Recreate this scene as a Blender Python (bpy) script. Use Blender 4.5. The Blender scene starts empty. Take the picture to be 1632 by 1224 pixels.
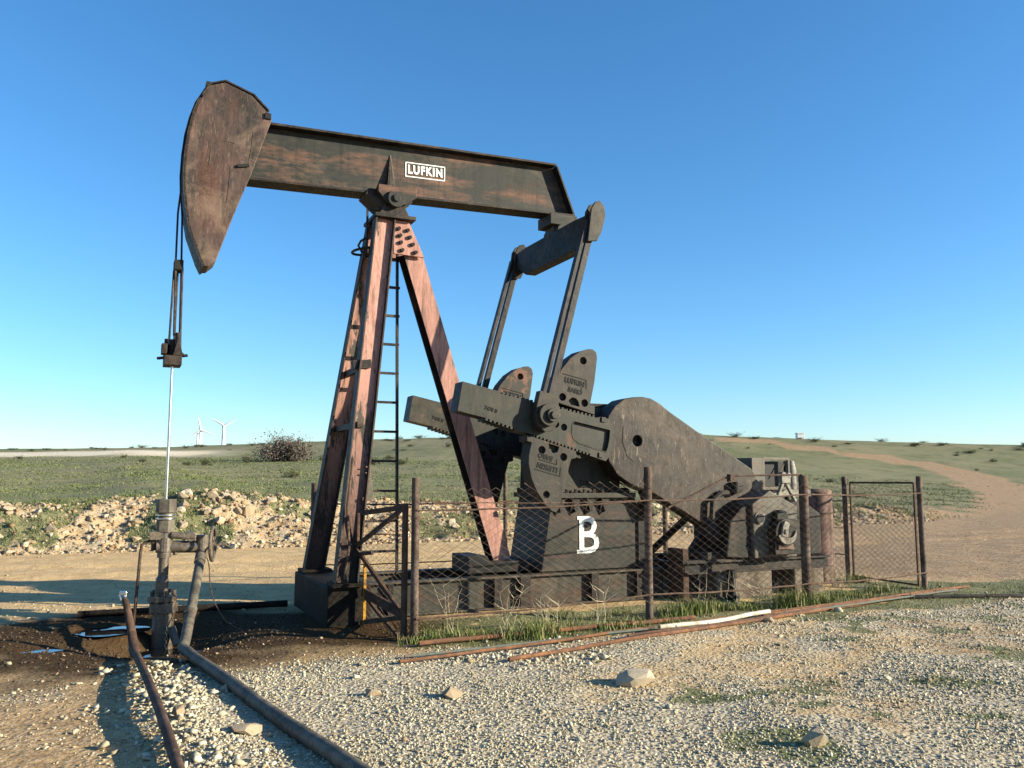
import bpy, bmesh, math, random
import numpy as np
from mathutils import Vector, Matrix
R = math.radians
SC = bpy.context.scene
COL = SC.collection
random.seed(7)
RNG = np.random.default_rng(11)

# ------------------------------------------------------------------ camera
cam = bpy.data.cameras.new("camera"); camo = bpy.data.objects.new("camera", cam); COL.objects.link(camo)
cam.sensor_width = 36.0; cam.lens = 36.0 * 1358 / 1632
camo.location = (0, 0, 1.65); camo.rotation_euler = (R(90 + 6.4), 0, 0)
cam.clip_start = 0.1; cam.clip_end = 9000
SC.camera = camo

# ------------------------------------------------------------------ light
SUN_EL = R(17.5); SUN_DIR = Vector((0.983, -0.20, 0)).normalized()
SUN_AZ = math.atan2(SUN_DIR.x, SUN_DIR.y)          # clockwise from +Y
w = bpy.data.worlds.new("World"); SC.world = w; w.use_nodes = True
nt = w.node_tree
sky = nt.nodes.new('ShaderNodeTexSky'); sky.sky_type = 'NISHITA'; sky.sun_disc = False
sky.sun_elevation = SUN_EL; sky.sun_rotation = SUN_AZ
sky.altitude = 0; sky.air_density = 1.0; sky.dust_density = 0.3; sky.ozone_density = 5.0
hsv = nt.nodes.new('ShaderNodeHueSaturation'); hsv.inputs['Saturation'].default_value = 1.12; hsv.inputs['Hue'].default_value = .4965
nt.links.new(sky.outputs[0], hsv.inputs['Color']); nt.links.new(hsv.outputs[0], nt.nodes['Background'].inputs[0])
nt.nodes['Background'].inputs[1].default_value = 0.094
sun = bpy.data.lights.new("sun", 'SUN'); sun.energy = 5.0; sun.angle = R(0.55); sun.color = (1.0, 0.91, 0.70)
suno = bpy.data.objects.new("sun", sun); COL.objects.link(suno)
d = Vector((SUN_DIR.x * math.cos(SUN_EL), SUN_DIR.y * math.cos(SUN_EL), math.sin(SUN_EL)))
suno.rotation_euler = d.to_track_quat('Z', 'Y').to_euler(); suno.location = (30, -8, 20)
SC.view_settings.view_transform = 'Standard'; SC.view_settings.look = 'None'
SC.view_settings.exposure = 1.35; SC.view_settings.gamma = 1.0

# ------------------------------------------------------------------ frames: local (s along the pump, y away, z up)
A = R(25); NC = 10.5; CA, SA = math.cos(A), math.sin(A)
def L2W(s, y, z=0.0): return (CA * s - SA * (NC + y), SA * s + CA * (NC + y), z)
def W2L(x, y): return (CA * x + SA * y, -SA * x + CA * y - NC)

# ------------------------------------------------------------------ noise
def _h(ix, iy, seed):
    n = (ix.astype(np.int64) * 374761393 + iy.astype(np.int64) * 668265263 + seed * 982451653) & 0x7fffffff
    n = (n ^ (n >> 13)) * 1274126177 & 0x7fffffff
    return ((n ^ (n >> 16)) & 0xffff) / 65535.0
def vn(x, y, seed=0):
    x = np.asarray(x, float); y = np.asarray(y, float)
    ix = np.floor(x); iy = np.floor(y); fx = x - ix; fy = y - iy
    fx = fx * fx * (3 - 2 * fx); fy = fy * fy * (3 - 2 * fy)
    a = _h(ix, iy, seed); b = _h(ix + 1, iy, seed); c = _h(ix, iy + 1, seed); e = _h(ix + 1, iy + 1, seed)
    return (a * (1 - fx) + b * fx) * (1 - fy) + (c * (1 - fx) + e * fx) * fy
def fbm(x, y, seed=0, o=4):
    v = 0; amp = .5; t = 0
    for i in range(o):
        v = v + amp * vn(np.asarray(x) * 2 ** i, np.asarray(y) * 2 ** i, seed + i); t += amp; amp *= .5
    return v / t
def sst(a, b, x):
    t = np.clip((np.asarray(x, float) - a) / (b - a), 0, 1); return t * t * (3 - 2 * t)

# ------------------------------------------------------------------ terrain
def bank_line(s): return np.interp(s, [-60, -2, 10, 20, 29, 45, 60, 200], [11.6, 11.4, 11.0, 11.6, 13.4, 20, 25, 26])
def terrain(x, y):
    x = np.asarray(x, float); y = np.asarray(y, float)
    s, n = W2L(x, y)
    bl = bank_line(s)
    hb = np.interp(s, [-60, -20, -1, 1.2, 3.0, 5, 9, 15, 22, 30, 45], [.9, .95, 1.0, 1.22, 1.25, 1.0, .95, .75, .65, .4, .1])
    wig = (fbm(s * .35, n * .2, 3, 3) - .5) * .9
    q = n - bl - wig
    z = hb * sst(0, 3.0, q)
    z = z + (fbm(x * 1.3, y * 1.3, 21, 4) - .5) * .36 * sst(.1, 1.2, q) * (1 - sst(3.4, 5.5, q))
    z = z + (fbm(x * 3.4, y * 3.4, 23, 3) - .5) * .22 * sst(.05, .5, q) * (1 - sst(3.2, 4.6, q))
    up = np.maximum(n - bl - 2.5, 0)
    yb = (SA * s + CA * (NC + bl + 2.5))                       # foot of the field, in y
    t = np.clip(up * CA / np.maximum(122 - yb, 25), 0, 1)
    zr = np.interp(x, [-120, -72, -50, -30, -10, 10, 26, 42, 56, 72, 130], [5.6, 6.1, 6.3, 7.1, 7.7, 8.1, 8.2, 7.5, 7.0, 6.6, 5.6])
    z = z + np.maximum(zr - hb, 0) * (.35 * t + .65 * t ** 1.5)
    z = z + np.maximum(y - 125, 0) * .012
    z = z + (fbm(x * .045, y * .045, 9, 3) - .5) * 1.0 * sst(8, 60, up) * (1 - .8 * sst(.8, 1, t))
    z = z + (fbm(x * .5, y * .5, 15, 3) - .5) * .22 * sst(1, 8, up)
    near = 1 - sst(9, 12, n)
    z = z + (fbm(x * .8, y * .8, 5, 4) - .5) * .07 * near
    # pumping-pad, oil pit round the well, mound between the pipes, wheel ruts of the road
    pit = np.exp(-(((s - .55) / .75) ** 2 + ((n + .35) / .85) ** 2) * 1.3)
    z = z - .30 * pit
    rr_ = np.hypot((s - .06) / .44, (n - .16) / .34)
    z = z * sst(.6, 1.1, rr_) - (.035 + .03 * (fbm(s * 6, n * 6, 78, 3) - .5)) * (1 - sst(.55, 1.05, rr_)) + .055 * np.exp(-((rr_ - 1.12) / .20) ** 2) * (.6 + .8 * fbm(s * 4, n * 4, 77, 2))
    z = z + .05 * np.exp(-(((s - .55) / .3) ** 2 + ((n + 4.2) / 1.6) ** 2))
    z = z - .04 * np.exp(-(((s + .62) / .22) ** 2 + ((n + .72) / .13) ** 2))
    z = z + (fbm(s * 5, n * 5, 79, 3) - .5) * .05 * np.exp(-(((s - .3) / 2.2) ** 2 + ((n + .2) / 1.5) ** 2))
    rut = np.exp(-((n - 6.1) / .35) ** 2) + np.exp(-((n - 8.0) / .35) ** 2)
    z = z - .05 * rut
    pad = sst(2.0, 2.3, s) * (1 - sst(9.6, 10.2, s)) * sst(-1.35, -1.0, n) * (1 - sst(1.0, 1.5, n))
    z = z * (1 - .8 * pad) + .035 * pad
    return z

# ------------------------------------------------------------------ node helpers
def new_mat(name):
    m = bpy.data.materials.new(name); m.use_nodes = True
    n = m.node_tree.nodes; l = m.node_tree.links
    return m, n, l, n['Principled BSDF']
def tex(n, l, kind, vec, scale, detail=4, rough=.55, dist=0.0):
    t = n.new('ShaderNodeTexNoise' if kind == 'noise' else 'ShaderNodeTexVoronoi')
    t.inputs['Scale'].default_value = scale
    if kind == 'noise':
        t.inputs['Detail'].default_value = detail; t.inputs['Roughness'].default_value = rough; t.inputs['Distortion'].default_value = dist
    if vec is not None: l.new(vec, t.inputs['Vector'])
    return t
def ramp(n, l, src, stops):
    r = n.new('ShaderNodeValToRGB'); e = r.color_ramp.elements
    while len(e) < len(stops): e.new(.5)
    for i, (p, c) in enumerate(stops):
        e[i].position = p; e[i].color = (c[0], c[1], c[2], 1) if hasattr(c, '__len__') else (c, c, c, 1)
    l.new(src, r.inputs[0]); return r
def mixc(n, l, fac, a, b, mode='MIX'):
    m = n.new('ShaderNodeMix'); m.data_type = 'RGBA'; m.blend_type = mode
    for sock, v in ((m.inputs[0], fac), (m.inputs[6], a), (m.inputs[7], b)):
        if hasattr(v, 'is_output') or hasattr(v, 'links'): l.new(v, sock)
        elif hasattr(v, '__len__'): sock.default_value = (v[0], v[1], v[2], 1)
        else: sock.default_value = v
    return m.outputs[2]
def mth(n, l, op, a, b=None):
    m = n.new('ShaderNodeMath'); m.operation = op
    for i, v in enumerate((a, b)):
        if v is None: continue
        if hasattr(v, 'links'): l.new(v, m.inputs[i])
        else: m.inputs[i].default_value = v
    return m.outputs[0]
def bump(n, l, bs, h, strength=.3, dist=.02):
    b = n.new('ShaderNodeBump'); b.inputs['Strength'].default_value = strength; b.inputs['Distance'].default_value = dist
    l.new(h, b.inputs['Height']); l.new(b.outputs[0], bs.inputs['Normal']); return b

def metal(name, base, patch=None, amt=.5, rust=(.12, .045, .018), rust_amt=.35, rough=.6, scale=2.2, stretch=(1, 1, 1), spec=.18, scratch=None, edge=.05, mul=.5, oil=None, runs=.55, dust=.35, wear=.55):
    """old painted steel: base paint, worn patches of another colour, rust specks, grime"""
    base = [b * mul for b in base]; patch = patch and [b * mul for b in patch]; rust = [b * mul for b in rust]
    m, n, l, bs = new_mat(name)
    tc = n.new('ShaderNodeTexCoord'); mp = n.new('ShaderNodeMapping'); l.new(tc.outputs['Object'], mp.inputs[0])
    mp.inputs['Scale'].default_value = stretch
    v = mp.outputs[0]
    n1 = tex(n, l, 'noise', v, scale, 6, .62, .4)
    n2 = tex(n, l, 'noise', v, scale * 7, 5, .65)
    n3 = tex(n, l, 'noise', tc.outputs['Object'], scale * 22, 3, .6)
    n4 = tex(n, l, 'noise', v, scale * .55, 3, .5)
    c = mixc(n, l, ramp(n, l, n2.outputs[0], [(.35, 0), (.7, 1)]).outputs[0], [b * .72 for b in base], [min(1, b * 1.3) for b in base])
    if patch:
        mm = mth(n, l, 'ADD', n1.outputs[0], mth(n, l, 'MULTIPLY', mth(n, l, 'SUBTRACT', n2.outputs[0], .5), .35))
        c = mixc(n, l, ramp(n, l, mm, [(1 - amt - edge, 0), (1 - amt + edge, 1)]).outputs[0], c,
                 mixc(n, l, n2.outputs[0], [p * .75 for p in patch], [p * 1.2 for p in patch]))
    rm = mth(n, l, 'ADD', n4.outputs[0], mth(n, l, 'MULTIPLY', mth(n, l, 'SUBTRACT', n3.outputs[0], .5), .8))
    c = mixc(n, l, ramp(n, l, rm, [(.95 - rust_amt, 0), (1.2 - rust_amt, .85)]).outputs[0], c, rust)
    if scratch:
        mp2 = n.new('ShaderNodeMapping'); l.new(tc.outputs['Object'], mp2.inputs[0]); mp2.inputs['Scale'].default_value = (9, 9, 1.2); mp2.inputs['Rotation'].default_value = (0, .5, 0)
        ns = tex(n, l, 'noise', mp2.outputs[0], 4.5, 3, .7, 1.2)
        c = mixc(n, l, mth(n, l, 'MULTIPLY', ramp(n, l, ns.outputs[0], [(.60, 0), (.66, 1)]).outputs[0], .5), c, scratch)
    mp3 = n.new('ShaderNodeMapping'); l.new(tc.outputs['Object'], mp3.inputs[0]); mp3.inputs['Scale'].default_value = (7, 7, .55)
    run = tex(n, l, 'noise', mp3.outputs[0], 1.6, 4, .6, .3)
    c = mixc(n, l, mth(n, l, 'MULTIPLY', ramp(n, l, run.outputs[0], [(.50, 0), (.70, 1)]).outputs[0], runs), c, (.010, .009, .008))
    n5 = tex(n, l, 'noise', tc.outputs['Object'], scale * .8, 7, .75, .6)
    c = mixc(n, l, mth(n, l, 'MULTIPLY', ramp(n, l, n5.outputs[0], [(.50, 0), (.72, 1)]).outputs[0], dust), c, [x * mul * 1.5 for x in (.30, .21, .145)])
    bv = n.new('ShaderNodeBevel'); bv.samples = 4; bv.inputs['Radius'].default_value = .014
    ge = n.new('ShaderNodeNewGeometry'); dt = n.new('ShaderNodeVectorMath'); dt.operation = 'DOT_PRODUCT'; l.new(bv.outputs[0], dt.inputs[0]); l.new(ge.outputs['Normal'], dt.inputs[1])
    ed = mth(n, l, 'MULTIPLY', ramp(n, l, dt.outputs['Value'], [(.80, 1), (.97, 0)]).outputs[0], ramp(n, l, n2.outputs[0], [(.40, 0), (.60, 1)]).outputs[0])
    c = mixc(n, l, mth(n, l, 'MULTIPLY', ed, wear), c, [x * mul * 1.7 for x in (.30, .22, .17)])
    if oil:                              # oil splashed up from the ground, with an uneven upper edge
        sx = n.new('ShaderNodeSeparateXYZ'); l.new(tc.outputs['Object'], sx.inputs[0])
        h = mth(n, l, 'ADD', sx.outputs[2], mth(n, l, 'MULTIPLY', mth(n, l, 'SUBTRACT', n2.outputs[0], .5), -3.2))
        c = mixc(n, l, ramp(n, l, mth(n, l, 'DIVIDE', h, 5.0), [(oil[0] / 5, .93), (oil[1] / 5, 0)]).outputs[0], c, (.020, .017, .014))
    l.new(c, bs.inputs['Base Color'])
    l.new(ramp(n, l, n2.outputs[0], [(.3, rough - .14), (.75, min(1, rough + .2))]).outputs[0], bs.inputs['Roughness'])
    bs.inputs['Specular IOR Level'].default_value = spec
    bump(n, l, bs, mth(n, l, 'ADD', n3.outputs[0], mth(n, l, 'MULTIPLY', n1.outputs[0], 2.0)), .22, .006)
    return m

SALMON = (.40, .208, .165)
M = {}
M['beam'] = metal('beam_paint', (.060, .062, .054), (.32, .16, .105), .425, rust_amt=.27, scale=1.15, stretch=(.7, 1, 2.4), rough=.6, edge=.10, mul=0.42)
M['head'] = metal('head_paint', (.060, .054, .050), (.19, .108, .088), .53, rust_amt=.36, scale=2.6, stretch=(1.6, 1, .55), rough=.6, scratch=(.20, .15, .12), edge=.15, mul=0.47, dust=.6, runs=.5)
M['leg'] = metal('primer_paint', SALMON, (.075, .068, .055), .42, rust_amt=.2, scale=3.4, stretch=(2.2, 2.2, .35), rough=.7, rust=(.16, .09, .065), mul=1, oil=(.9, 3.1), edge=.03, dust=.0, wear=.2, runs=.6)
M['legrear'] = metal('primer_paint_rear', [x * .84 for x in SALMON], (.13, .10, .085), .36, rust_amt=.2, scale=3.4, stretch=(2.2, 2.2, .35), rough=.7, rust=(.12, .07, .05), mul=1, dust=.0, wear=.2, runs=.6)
M['legdark'] = metal('dark_primer', (.075, .05, .042), (.03, .028, .026), .52, rust_amt=.35, scale=3.0, stretch=(2, 2, .5), rough=.6)  # darker primer on the leg flanges and braces
M['crank'] = metal('crank_paint', (.112, .113, .090), (.32, .175, .12), .335, rust_amt=.32, scale=2.1, edge=.03, rough=.55, mul=.27, spec=.20)
M['weight'] = metal('weight_paint', (.115, .105, .086), (.42, .215, .14), .375, rust_amt=.34, scale=2.0, edge=.03, rough=.6, mul=.31, spec=.20)
M['guard'] = metal('guard_paint', (.150, .112, .086), (.050, .041, .036), .50, rust_amt=.38, scale=1.7, stretch=(1, 1, .6), rough=.55, scratch=(.24, .19, .15), edge=.16, mul=.27, dust=.6, runs=.5, spec=.20)
M['dark'] = metal('dark_steel', (.030, .029, .027), (.06, .045, .036), .42, rust_amt=.34, scale=3, rough=.6, mul=0.4)
M['pitman'] = metal('pitman_steel', (.050, .048, .048), (.09, .07, .065), .42, rust_amt=.34, scale=3, stretch=(1, 1, .4), rough=.42, mul=0.36)
M['ped'] = metal('pedestal_paint', (.070, .070, .058), (.17, .09, .068), .38, rust_amt=.36, scale=1.6, stretch=(.5, 1, 3.2), rough=.55, edge=.10, mul=0.38)
M['skid'] = metal('skid_paint', (.092, .09, .070), (.14, .085, .055), .40, rust_amt=.36, scale=2, stretch=(1, 1, 1.6), rough=.65, mul=0.42)
M['rust'] = metal('rusty_steel', (.13, .075, .05), (.075, .045, .035), .5, rust_amt=.42, rust=(.16, .07, .03), scale=6, rough=.8, mul=.6)
M['post'] = metal('rusty_post', (.15, .11, .09), (.075, .05, .04), .5, rust_amt=.42, rust=(.15, .07, .045), scale=7, stretch=(1, 1, .5), rough=.8, mul=.75)
M['rod'] = metal('orange_rust', (.22, .10, .05), (.13, .065, .038), .5, rust_amt=.3, scale=8, rough=.85, mul=.85, dust=.1, wear=.0, runs=.25)
M['rodgreen'] = metal('green_rod', (.12, .14, .12), (.20, .12, .07), .4, rust_amt=.3, scale=8, rough=.8, mul=.8, dust=.1, wear=.0, runs=.25)
M['white_pipe'] = metal('pale_pipe', (.62, .56, .46), (.40, .33, .24), .42, rust_amt=.15, scale=5, rough=.7, mul=.85, dust=.1, wear=.0, runs=.25)
M['tank'] = metal('tank_rust', (.24, .155, .125), (.15, .09, .075), .5, rust_amt=.34, scale=4, rough=.8, mul=.75)
M['yellow'] = metal('yellow_paint', (.55, .27, .03), (.16, .075, .03), .45, rust_amt=.35, scale=9, rough=.7, mul=.8, dust=.1, wear=.0, runs=.25)
M['well'] = metal('oily_iron', (.12, .095, .07), (.20, .15, .10), .45, rust_amt=.35, scale=6, rough=.42, spec=.5, mul=.62)
M['oily'] = metal('crude_coated', (.022, .018, .014), (.05, .036, .026), .42, rust_amt=.3, scale=6, rough=.7, spec=.1, mul=.5, dust=.08, wear=.1)
M['flow'] = metal('flowline_paint', (.15, .135, .105), (.085, .075, .06), .48, rust_amt=.32, scale=5, rough=.6, mul=.7)
M['pale'] = metal('pale_grey_paint', (.28, .26, .22), (.13, .11, .09), .45, rust_amt=.3, scale=7, rough=.6, mul=.8, dust=.1, wear=.0, runs=.25)
M['engine'] = metal('engine_paint', (.20, .18, .145), (.25, .15, .105), .36, rust_amt=.38, scale=3, rough=.55, mul=0.5)
M['wire'] = metal('fence_wire', (.17, .13, .10), (.11, .07, .05), .5, rust_amt=.35, scale=10, rough=.6, mul=.8, dust=.1, wear=.0, runs=.25)
def plain(name, c, rough=.6, metallic=0.0, sc=30, var=.25):
    m, n, l, bs = new_mat(name)
    tc = n.new('ShaderNodeTexCoord'); t = tex(n, l, 'noise', tc.outputs['Object'], sc, 4)
    l.new(mixc(n, l, t.outputs[0], [x * (1 - var) for x in c], [min(1, x * (1 + var)) for x in c]), bs.inputs['Base Color'])
    bs.inputs['Roughness'].default_value = rough; bs.inputs['Metallic'].default_value = metallic
    return m
M['white'] = metal('white_paint', (.74, .73, .68), (.10, .095, .08), .325, rust_amt=.10, scale=5, rough=.6, mul=1, edge=.015, dust=.0, wear=0, runs=.12)
M['mark'] = plain('letter_shade_grime', (.006, .006, .005), .9)  # black paints in the recess shade and dirt of the cast letters
M['black'] = plain('black_hole', (.012, .012, .012), .8)
M['chrome'] = plain('polished_steel', (.48, .47, .45), .28, 1.0)
M['turbine'] = plain('turbine_white', (.80, .82, .84), .5, sc=.5, var=.05)
M['tblade'] = plain('turbine_blade', (.42, .45, .48), .5, sc=.5, var=.05)
M['concrete'] = metal('concrete_block', (.19, .15, .11), (.09, .07, .05), .50, rust_amt=.25, rust=(.12, .08, .05), scale=5, rough=.9, mul=.85, dust=.1, wear=.0, runs=.25)
M['lens'] = plain('concrete_white', (.72, .72, .70), .7)
def oilmat():
    m, n, l, bs = new_mat('crude_oil')
    bs.inputs['Base Color'].default_value = (.008, .007, .006, 1); bs.inputs['Roughness'].default_value = .04
    bs.inputs['Specular IOR Level'].default_value = .8
    tc = n.new('ShaderNodeTexCoord'); t = tex(n, l, 'noise', tc.outputs['Object'], 9, 2); bump(n, l, bs, t.outputs[0], .06, .01)
    return m
M['oil'] = oilmat()

def tinted(name, lo, hi, attr='tint', rough=.9, extra=None, sss=False, bumpy=0):
    """colour from a per-piece attribute 0..1 between two real colours"""
    m, n, l, bs = new_mat(name)
    a = n.new('ShaderNodeAttribute'); a.attribute_name = attr
    sep = n.new('ShaderNodeSeparateColor'); l.new(a.outputs['Color'], sep.inputs[0])
    c = mixc(n, l, sep.outputs[0], lo, hi)
    if extra: c = mixc(n, l, sep.outputs[1], c, extra)
    tc = n.new('ShaderNodeTexCoord'); t = tex(n, l, 'noise', tc.outputs['Object'], 40, 3)
    c = mixc(n, l, .5, c, mixc(n, l, t.outputs[0], (.45, .45, .45), (1, 1, 1)), 'MULTIPLY')
    l.new(c, bs.inputs['Base Color']); bs.inputs['Roughness'].default_value = rough
    bs.inputs['Specular IOR Level'].default_value = .25
    if bumpy: bump(n, l, bs, t.outputs[0], bumpy, .01)
    return m
M['rubble'] = tinted('rubble_stone', (.18, .13, .075), (.50, .42, .295), extra=(.27, .15, .065), bumpy=.4)
M['gravel'] = tinted('gravel_stone', (.24, .205, .125), (.63, .575, .43), extra=(.28, .19, .09), bumpy=.3)
M['clod'] = tinted('oily_clod', (.016, .011, .008), (.13, .085, .05), extra=(.5, .43, .32), rough=.85, bumpy=.3)
M['grass'] = tinted('grass_blade', (.07, .105, .02), (.18, .20, .05), extra=(.36, .29, .15), rough=.7)
M['fgrass'] = tinted('field_grass', (.085, .112, .034), (.140, .165, .060), extra=(.24, .21, .11), rough=.8)
def rockmat():
    m, n, l, bs = new_mat('limestone')
    tc = n.new('ShaderNodeTexCoord'); oi = n.new('ShaderNodeObjectInfo')
    add = n.new('ShaderNodeVectorMath'); add.operation = 'ADD'; l.new(tc.outputs['Object'], add.inputs[0]); l.new(oi.outputs['Location'], add.inputs[1])
    t = tex(n, l, 'noise', add.outputs[0], 5, 6, .6); t2 = tex(n, l, 'noise', add.outputs[0], 26, 4, .6)
    c = mixc(n, l, oi.outputs['Random'], (.30, .235, .155), (.55, .48, .37))
    c = mixc(n, l, ramp(n, l, t.outputs[0], [(.46, 0), (.66, .8)]).outputs[0], c, (.40, .24, .12))
    c = mixc(n, l, .6, c, mixc(n, l, t2.outputs[0], (.5, .5, .48), (1.1, 1.1, 1.1)), 'MULTIPLY')
    l.new(c, bs.inputs['Base Color']); bs.inputs['Roughness'].default_value = .92; bs.inputs['Specular IOR Level'].default_value = .2
    bump(n, l, bs, mth(n, l, 'ADD', t.outputs[0], t2.outputs[0]), .5, .03)
    return m
M['rock'] = rockmat()
M['boulder'] = plain('tan_boulder', (.33, .27, .19), .9, sc=9, var=.35)
M['leaf'] = tinted('shrub_leaf', (.020, .034, .012), (.070, .085, .028), extra=(.15, .11, .06), rough=.75)
M['bushleaf'] = tinted('bush_leaf', (.075, .068, .050), (.19, .155, .125), extra=(.24, .17, .14), rough=.8)
M['twig'] = plain('shrub_twig', (.14, .095, .075), .9)
M['weed'] = plain('dry_stalk', (.46, .38, .25), .9)

# ------------------------------------------------------------------ mesh helpers
class MB:
    def __init__(s): s.v = []; s.f = []; s.mi = []
    def add(s, vs, fs):
        o = len(s.v); s.v += [tuple(p) for p in vs]; s.f += [tuple(i + o for i in f) for f in fs]
    def box(s, x0, x1, y0, y1, z0, z1):
        s.add([(x0, y0, z0), (x1, y0, z0), (x1, y1, z0), (x0, y1, z0), (x0, y0, z1), (x1, y0, z1), (x1, y1, z1), (x0, y1, z1)],
              [(0, 3, 2, 1), (4, 5, 6, 7), (0, 1, 5, 4), (1, 2, 6, 5), (2, 3, 7, 6), (3, 0, 4, 7)])
        return s
    def obox(s, c, ax, ay, az):
        c, ax, ay, az = map(Vector, (c, ax, ay, az))
        vs = [c + i * ax + j * ay + k * az for k in (-1, 1) for i, j in ((-1, -1), (1, -1), (1, 1), (-1, 1))]
        s.add(vs, [(0, 3, 2, 1), (4, 5, 6, 7), (0, 1, 5, 4), (1, 2, 6, 5), (2, 3, 7, 6), (3, 0, 4, 7)]); return s
    def bar(s, p0, p1, w, h, up=(0, 0, 1)):
        p0, p1, up = Vector(p0), Vector(p1), Vector(up)
        a = (p1 - p0); L = a.length; a.normalize(); e1 = a.cross(up)
        if e1.length < 1e-4: e1 = a.cross(Vector((1, 0, 0)))
        e1.normalize(); e2 = e1.cross(a)
        return s.obox((p0 + p1) / 2, a * L / 2, e1 * w / 2, e2 * h / 2)
    def cyl(s, p0, p1, r0, r1=None, n=16, cap=True):
        p0, p1 = Vector(p0), Vector(p1); r1 = r0 if r1 is None else r1
        a = (p1 - p0).normalized(); e1 = a.orthogonal().normalized(); e2 = a.cross(e1)
        vs = []
        for p, r in ((p0, r0), (p1, r1)):
            for i in range(n):
                t = 2 * math.pi * i / n; vs.append(p + (e1 * math.cos(t) + e2 * math.sin(t)) * r)
        fs = [(i, (i + 1) % n, n + (i + 1) % n, n + i) for i in range(n)]
        if cap: fs += [tuple(range(n - 1, -1, -1)), tuple(range(n, 2 * n))]
        s.add(vs, fs); return s
    def tube(s, pts, r, n=8):
        pts = [Vector(p) for p in pts]; rs = r if hasattr(r, '__len__') else [r] * len(pts)
        vs = []; prev = None
        for i, p in enumerate(pts):
            a = (pts[min(i + 1, len(pts) - 1)] - pts[max(i - 1, 0)]).normalized()
            e1 = (prev - a * prev.dot(a)) if prev is not None else a.orthogonal()
            if e1.length < 1e-5: e1 = a.orthogonal()
            e1.normalize(); prev = e1; e2 = a.cross(e1)
            for k in range(n):
                t = 2 * math.pi * k / n; vs.append(p + (e1 * math.cos(t) + e2 * math.sin(t)) * rs[i])
        fs = []
        for i in range(len(pts) - 1):
            for k in range(n): fs.append((i * n + k, i * n + (k + 1) % n, (i + 1) * n + (k + 1) % n, (i + 1) * n + k))
        fs += [tuple(range(n - 1, -1, -1)), tuple(range((len(pts) - 1) * n, len(pts) * n))]
        s.add(vs, fs); return s
    def prism(s, poly, y0, y1):
        n = len(poly)
        s.add([(a, y0, b) for a, b in poly] + [(a, y1, b) for a, b in poly],
              [tuple(range(n)), tuple(range(2 * n - 1, n - 1, -1))] + [((i + 1) % n, i, n + i, n + (i + 1) % n) for i in range(n)]); return s
    def plate(s, outer, holes, y0, y1):
        """plate with holes; the far side stays open where it meets a solid layer"""
        bm = bmesh.new(); loops = [outer] + holes; es = []
        for lp in loops:
            vs = [bm.verts.new((a, y0, b)) for a, b in lp]
            for i in range(len(vs)): es.append(bm.edges.new((vs[i], vs[(i + 1) % len(vs)])))
        bmesh.ops.triangle_fill(bm, use_beauty=True, use_dissolve=False, edges=es)
        bm.verts.index_update()
        s.add([v.co[:] for v in bm.verts], [[v.index for v in f.verts] for f in bm.faces]); bm.free()
        for lp in loops:
            n = len(lp); s.add([(a, y0, b) for a, b in lp] + [(a, y1, b) for a, b in lp], [((i + 1) % n, i, n + i, n + (i + 1) % n) for i in range(n)])
        return s
    def hbeam(s, p0, p1, nrm, depth, width, t):
        """H section: web facing nrm, flanges across it"""
        p0, p1, nrm = Vector(p0), Vector(p1), Vector(nrm)
        a = (p1 - p0).normalized(); e1 = a.cross(nrm).normalized(); e2 = e1.cross(a).normalized(); c = (p0 + p1) / 2; L = (p1 - p0).length / 2
        s.obox(c, a * L, e1 * (depth / 2 - t), e2 * t / 2)
        for k in (-1, 1): s.obox(c + e1 * k * (depth / 2 - t / 2), a * L, e1 * t / 2, e2 * width / 2)
        return s

class TH:                              # a thing: an Empty at its base; parts are given in pump-local or world coordinates
    def __init__(s, name, label, cat, base, group=None, local=True, kind=None):
        o = bpy.data.objects.new(name, None); COL.objects.link(o); o.empty_display_size = .2
        s.o = o; s.base = Vector(base)
        o.location = L2W(*base) if local else base
        o.rotation_euler = (0, 0, A) if local else (0, 0, 0)
        tag(o, label, cat, group, kind)
def tag(o, label=None, cat=None, group=None, kind=None):
    if label: o['label'] = label
    if cat: o['category'] = cat
    if group: o['group'] = group
    if kind: o['kind'] = kind
    return o
def build(name, mb, mat, parent=None, th=None, bev=0, smooth=False, local=True, base=None, label=None):
    """link ONE mesh object; parent = thing (TH) or part object; top-level when neither"""
    me = bpy.data.meshes.new(name)
    off = th.base if th else (Vector(base) if base is not None else Vector((0, 0, 0)))
    me.from_pydata([(v[0] - off.x, v[1] - off.y, v[2] - off.z) for v in mb.v], [], mb.f)
    bm = bmesh.new(); bm.from_mesh(me); bmesh.ops.remove_doubles(bm, verts=bm.verts, dist=1e-5)
    bmesh.ops.recalc_face_normals(bm, faces=bm.faces); bm.to_mesh(me); bm.free()
    o = bpy.data.objects.new(name, me); COL.objects.link(o); me.materials.append(mat)
    if parent is not None: o.parent = parent
    elif th: o.parent = th.o
    elif base is not None:
        o.location = L2W(*base) if local else base
        if local: o.rotation_euler = (0, 0, A)
    if bev:
        b = o.modifiers.new('bevel', 'BEVEL'); b.width = bev; b.segments = 2; b.limit_method = 'ANGLE'; b.angle_limit = R(40)
    if smooth:
        for p in me.polygons: p.use_smooth = True
        me.set_sharp_from_angle(angle=R(38))
    if label: o['label'] = label
    return o
def sub(name, mb, mat, part, th, **k):
    return build(name, mb, mat, parent=part, th=th, **k)
def circ(cx, cz, r, n=18): return [(cx + r * math.cos(2 * math.pi * i / n), cz + r * math.sin(2 * math.pi * i / n)) for i in range(n)]
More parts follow.
